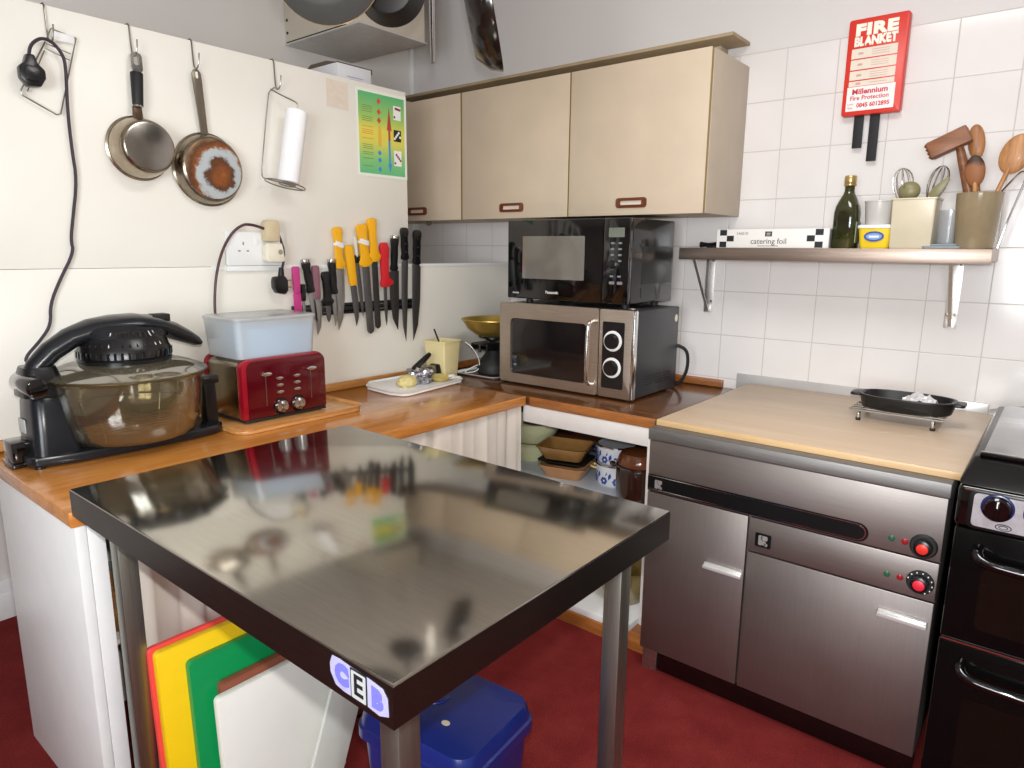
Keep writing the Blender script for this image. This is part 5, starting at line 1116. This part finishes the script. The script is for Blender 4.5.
loaf('baking_dish', 'sand brown oven dish at the bottom of the stack in the open corner unit', .785, -.545, PZ, .22, .225, .19, .060, M_lo2, M_lo2, 'brown oven dishes')
loaf('baking_dish', 'dark oven dish in the middle of the brown stack in the open corner unit', .783, -.545, PZ+.0635, .24, .230, .195, .020, M_blackmatt, M_blackmatt, 'brown oven dishes')
loaf('baking_dish', 'olive brown oven dish on top of the stack in the open corner unit', .778, -.545, PZ+.0865, .27, .240, .200, .062, M_lo1, M_lo1, 'brown oven dishes')
M_en = plain('white_enamel', (226, 230, 236), .15, var=.02, coat=.4); M_enb = plain('navy_enamel', (20, 30, 70), .15, coat=.4); M_fl = plain('flower_blue', (40, 70, 158), .3, var=.2, nscale=60)
def empot(label, z, rad, h, seed, off_):
    cx_, cy_ = 1.004+off_, -.480
    rr = thing('enamel_pot', label, 'pot', (cx_, cy_, z), group='blue flowered enamel pots'); c = (cx_, cy_, z)
    t = B(c); t.lathe([(0, 0), (rad*.90, 0), (rad*.97, .006), (rad, .02), (rad, h-.006), (rad*1.04, h-.003), (rad*1.04, h), (rad*.97, h)], c=c, n=44); t.obj('pot_body', M_en, rr)
    pbod = rr.children[-1]
    t = B(c); t.lathe([(rad*.97, h-.0005), (rad*.965, h-.01), (rad*.96, .03), (0, .02)], c=c, n=44); t.obj('inside', M_enb, rr)
    t = B(c); t.lathe([(rad*1.03, h+.001), (rad*1.05, h-.002), (rad*1.045, h+.004), (rad*.97, h+.004)], c=c, n=44, close=True); t.obj('rim', M_chrome, rr)
    fl_ = B(c); rn = random.Random(seed)
    def on(a, zz, k=1.002): return V((cx_+rad*k*math.cos(a), cy_+rad*k*math.sin(a), z+zz))
    def petal(a, zz, s):
        ct = V((-math.sin(a), math.cos(a), 0)); nn = V((math.cos(a), math.sin(a), 0))
        for p in range(6):
            an = p*PI/3; q = on(a+s*.75*math.cos(an)/rad, zz+s*.75*math.sin(an), 1.0); fl_.prism(circ(s*.46, 8), q-nn*.0004, ct, Z, .0012 if ct.cross(Z).dot(nn) > 0 else -.0012)
    nfl = 10
    for i in range(nfl):
        a = -PI+.2+i*2*PI/nfl; petal(a, h*.30, rad*.16)
        q = on(a+.30, h*.42+.012*rn.random()); ct = V((-math.sin(a+.3), math.cos(a+.3), 0)); fl_.prism([(-.006, -.016), (.008, .0), (.004, .018), (-.006, .006)], q, ct, Z, .001)
        q = on(a+.1, h*.62); fl_.prism([(-.004, -.010), (.006, .0), (.003, .012)], q, ct, Z, .001)
    fl_.obj('flowers', M_fl, pbod)
    for s_ in (1,):
        hb_ = B(c); a = PI+.35
        hb_.tube([on(a-.22, h-.03, 1.0), on(a-.22, h-.024, 1.28), on(a+.22, h-.024, 1.28), on(a+.22, h-.03, 1.0)], .006, 8, smooth=2); hb_.obj('handle', M_enb if seed == 2 else plain('enamel_cream', (222, 190, 120), .2), rr)
    return rr
empot('lower blue flowered enamel pot with a cream lug handle in the corner unit', PZ, .091, .095, 1, .006)
empot('upper blue flowered enamel pot stacked in the corner unit', PZ+.0995, .088, .078, 2, .004)
r = thing('brown_crock', 'tall dark brown stoneware crock with a lighter lid next to the enamel pots', 'crock', (1.205, -.632, PZ)); o = (1.205, -.632, PZ)
M_bc = plain('brown_stoneware', (46, 26, 19), .15, var=.15, coat=.5); M_bc2 = plain('tan_stoneware', (104, 58, 32), .15, var=.12, coat=.5)
t_ = B(o); t_.lathe([(0, 0), (.082, 0), (.090, .012), (.096, .06), (.097, .140), (.094, .155), (.098, .162), (.092, .166), (0, .166)], c=(1.205, -.632, PZ), n=44); t_.obj('crock_body', M_bc, r)
t_ = B(o); t_.lathe([(.092, .1665), (.094, .174), (.088, .196), (.076, .214), (.04, .225), (0, .227)], c=(1.205, -.632, PZ), n=44); t_.obj('lid', M_bc2, r)
t_ = B(o); t_.prism(circ(.024, 18, 1.107, -.663, .8), (0, 0, PZ+.145), X, Y, .016, .005); t_.obj('lug', M_bc, r)
LZ = .0863
bowl('glass_bowl', 'yellowish glass mixing bowl on the bottom shelf of the open corner unit', (1.175, -.66, LZ), bprof(.075, .122, .15), thin_glass('yellow_glass', (214, 196, 130), .1, .03, .45, (206, 188, 120)))
bowl('serving_bowl', 'white bowl at the back of the bottom shelf of the open corner unit', (.885, -.55, LZ), bprof(.09, .145, .11), plain('cream_china', (222, 200, 140), .25, var=.05))

# ================================================================= under the steel table
def cutting_board(label, mat, x, y0, y1, h, t=.022, lean=.05, roty=0.0):
    rr = B((x, (y0+y1)/2, 0)); th = math.atan(lean)
    M_ = Matrix.Translation((x, (y0+y1)/2, 0)) @ Matrix.Rotation(-th, 4, 'Y')
    tb = B(); tb.prism(rrect(y1-y0, h, .014, 4, 0, h/2), (0, 0, 0), Y, Z, t, .003)
    o_ = tb.obj('cutting_board', mat); o_.matrix_world = M_; return tag(o_, label, 'cutting board', 'colour coded cutting boards')
cutting_board('red cutting board, rearmost of the leaning stack under the steel table', plain('board_red', (232, 74, 66), .4, var=.03), .842, -2.422, -1.97, .553, .016)
cutting_board('yellow cutting board between the red and green boards', plain('board_yellow', (246, 204, 22), .38, var=.02), .863, -2.415, -1.98, .548, .026)
cutting_board('green cutting board leaning in front of the yellow board', plain('board_green', (0, 142, 76), .35, var=.03), .892, -2.352, -1.96, .505, .024)
cutting_board('brown cutting board just behind the white board', plain('board_brown', (136, 76, 56), .42, var=.03), .920, -2.292, -1.95, .428, .026)
cutting_board('white cutting board at the front of the leaning stack', plain('board_white', (236, 236, 228), .42, var=.01), .949, -2.318, -1.955, .412, .024)
gb = B(); gb.prism(rrect(.12, .42, .02, 4, .06, .21), (0, 0, 0), Y, Z, .012, .003); gb = gb.obj('cutting_board', plain('board_pale_grey', (206, 208, 200), .45, var=.02))
gb.matrix_world = Matrix.Translation((1.02, -2.135, .052)) @ Matrix.Rotation(math.radians(-23), 4, 'X') @ Matrix.Rotation(-.05, 4, 'Y'); tag(gb, 'thin pale grey board propped askew between the white board and the blue bin', 'cutting board', 'colour coded cutting boards')

r = thing('wicker_basket', 'brown wicker basket glimpsed in the gap behind the left table leg', 'basket', (.58, -2.385, .5165)); o = (.58, -2.385, .5165)
bk = B(o)
for i in range(11): bk.tube([(.58+(.052+.0015*i)*math.cos(a*PI/14), -2.385+(.042+.0012*i)*math.sin(a*PI/14), .522+.011*i) for a in range(28)], .0062, 6, True)
bk.obj('weave', wood('wicker', (110, 66, 30), (184, 128, 66), .6, 'z', 3, 0), r)
bk = B(o); bk.prism(circ(.050, 24, .58, -2.385, .8), (0, 0, .5168), X, Y, .006); bk.obj('basket_base', bpy.data.materials['wicker'], r)
BNZ = .46
r = thing('blue_bin', 'royal blue plastic flip lid bin under the steel table', 'bin', (1.447, -2.005, 0)); r.rotation_euler = (0, 0, math.radians(5))
M_bb = plain('bin_blue', (16, 36, 110), .3, var=.05, coat=.2)
def rb(w, d, z, r_=.04): return [(q[0], q[1], z) for q in rrect(w, d, r_, 6)]
W2, D2 = .345, .285
t_ = B(); t_.ring_loft([rb(W2*.78, D2*.76, 0), rb(W2*.80, D2*.78, .01), rb(W2*.94, D2*.93, BNZ-.06), rb(W2*.92, D2*.91, BNZ-.06), rb(W2*.78, D2*.75, .014)]); t_.obj('bin_body', M_bb, r)
t_ = B(); t_.ring_loft([rb(W2*.97, D2*.96, BNZ-.072), rb(W2*1.0, D2*1.0, BNZ-.066), rb(W2*1.0, D2*1.0, BNZ-.040), rb(W2*.97, D2*.97, BNZ-.036), rb(W2*.95, D2*.95, BNZ-.012), rb(W2*.92, D2*.92, BNZ), rb(W2*.6, D2*.6, BNZ+.003)]); t_.obj('lid', M_bb, r)
lid = r.children[-1]
t_ = B(); t_.tube([(-.065+.06*math.cos(a), .010+.04*math.sin(a), BNZ+.0035) for a in [PI*.9+k*PI*1.2/12 for k in range(13)]], .0042, 8, smooth=1); t_.obj('grip_ridge', M_bb, lid)
t_ = B(); t_.prism(circ(.011, 14, .045, -.055, .75), (0, 0, BNZ+.0025), X, Y, .0012); t_.obj('mark', plain('pale_scuff', (196, 186, 160), .6), lid)

# ================================================================= pans hanging from a rail under the ceiling
r = thing('pot_rail', 'steel hanging rail under the ceiling that carries the black pans', 'rail', (1.2, -1.8, 2.66)); o = (1.2, -1.8, 2.66)
t_ = B(o); t_.tube([(1.235, -2.35, 2.66), (1.10, -1.30, 2.66)], .012, 12)
t_.obj('bar', M_chrome, r)
for (xx, yy) in ((1.222, -2.25), (1.113, -1.40)):
    t_ = B(o); t_.cyl((xx, yy, 2.672), (xx, yy, 2.949), .008, n=10); t_.lathe([(.03, -.008), (.03, 0), (0, 0)], c=(xx, yy, 2.949), n=20); t_.obj('drop_rod', M_chrome, r)
def rail_x(y): return 1.235+(y+2.35)*(-.135/1.05)
def hpan(label, c, axis, rad, depth, mat_out, mat_in, hook_y, rimmat=None, nm='frying_pan'):
    """c rim centre, axis points from the rim to the base"""
    c, axis = V(c), V(axis).normalized(); q = axis.to_track_quat('Z', 'Y').to_matrix().to_4x4(); RM = q
    rr = thing(nm, label, 'pan', c, group='black pans on the ceiling rail')
    t = B(); t.lathe([(rad+.004, 0), (rad+.005, .003), (rad-.006, depth*.5), (rad*.80, depth*.9), (rad*.76, depth), (rad*.70, depth+.0015), (0, depth+.0015), (0, depth-.003), (rad*.70, depth-.003), (rad*.77, depth*.85), (rad-.010, depth*.45), (rad, .0005)], n=48, mat=RM); t.obj('pan_body', mat_out, rr)
    if rimmat: t = B(); t.lathe([(rad+.0045, -.001), (rad+.0062, .001), (rad+.0045, .003)], n=48, mat=RM, close=True); t.obj('rim', rimmat, rr)
    upv = V((0, 0, 1)); upv = (upv-axis*axis.dot(upv)).normalized()
    hook = V((rail_x(hook_y), hook_y, 2.655))-c
    e0 = upv*rad+axis*.01; e1 = upv*(rad+.17)
    t = B(); t.tube([e0, upv*(rad+.04)+axis*.004, e1], lambda u: .011+.004*u, 10, smooth=1); t.obj('handle', M_blackmatt, rr)
    t = B(); t.tube([e1-upv*.01, e1+upv*.03, hook-V((0, 0, .03)), hook+V((.012, 0, .006)), hook+V((0, 0, .02)), hook+V((-.014, 0, .004))], .003, 7, smooth=2); t.obj('hook', M_steelwire, rr)
    return rr
M_np = plain('pan_grey_base', (60, 60, 58), .75, var=.12); M_npb = plain('pan_black', (13, 12, 12), .5, var=.2)
hpan('large dark grey pan hanging base forward above the water heater', (1.250, -2.120, 2.084), (.62, -.77, -.10), .108, .040, M_np, M_np, -2.20, plain('gold_rim', (190, 158, 112), .3, metal=.6), 'frying_pan')
hpan('small black pan hanging just right of the large grey pan', (1.150, -1.865, 2.128), (.60, -.78, -.15), .078, .050, M_npb, M_npb, -1.93, None, 'saucepan')
hpan('black frying pan hanging edge on above the beige cupboards', (1.112, -1.462, 2.212), (-.776, -.62, -.20), .178, .072, plain('pan_brown_black', (26, 20, 16), .18, var=.3, coat=.4), M_npb, -1.50, None, 'frying_pan')
r = thing('steel_utensil', 'long thin steel utensil hanging between the black pans', 'utensil', (1.167, -1.747, 1.986)); o = (1.167, -1.747, 1.986)
t_ = B(o); t_.tube([(1.167, -1.747, 1.986), (1.167, -1.747, 2.06), (1.166, -1.747, 2.30), (1.163, -1.747, 2.50)], lambda u: .0062+.004*u, 10); t_.obj('shaft', M_chrome, r)
t_ = B(o); t_.tube([(1.163, -1.747, 2.50), (1.161, -1.747, 2.60), (1.158, -1.747, 2.672), (1.170, -1.747, 2.682), (1.178, -1.747, 2.66)], .003, 7, smooth=2); t_.obj('hook', M_steelwire, r)
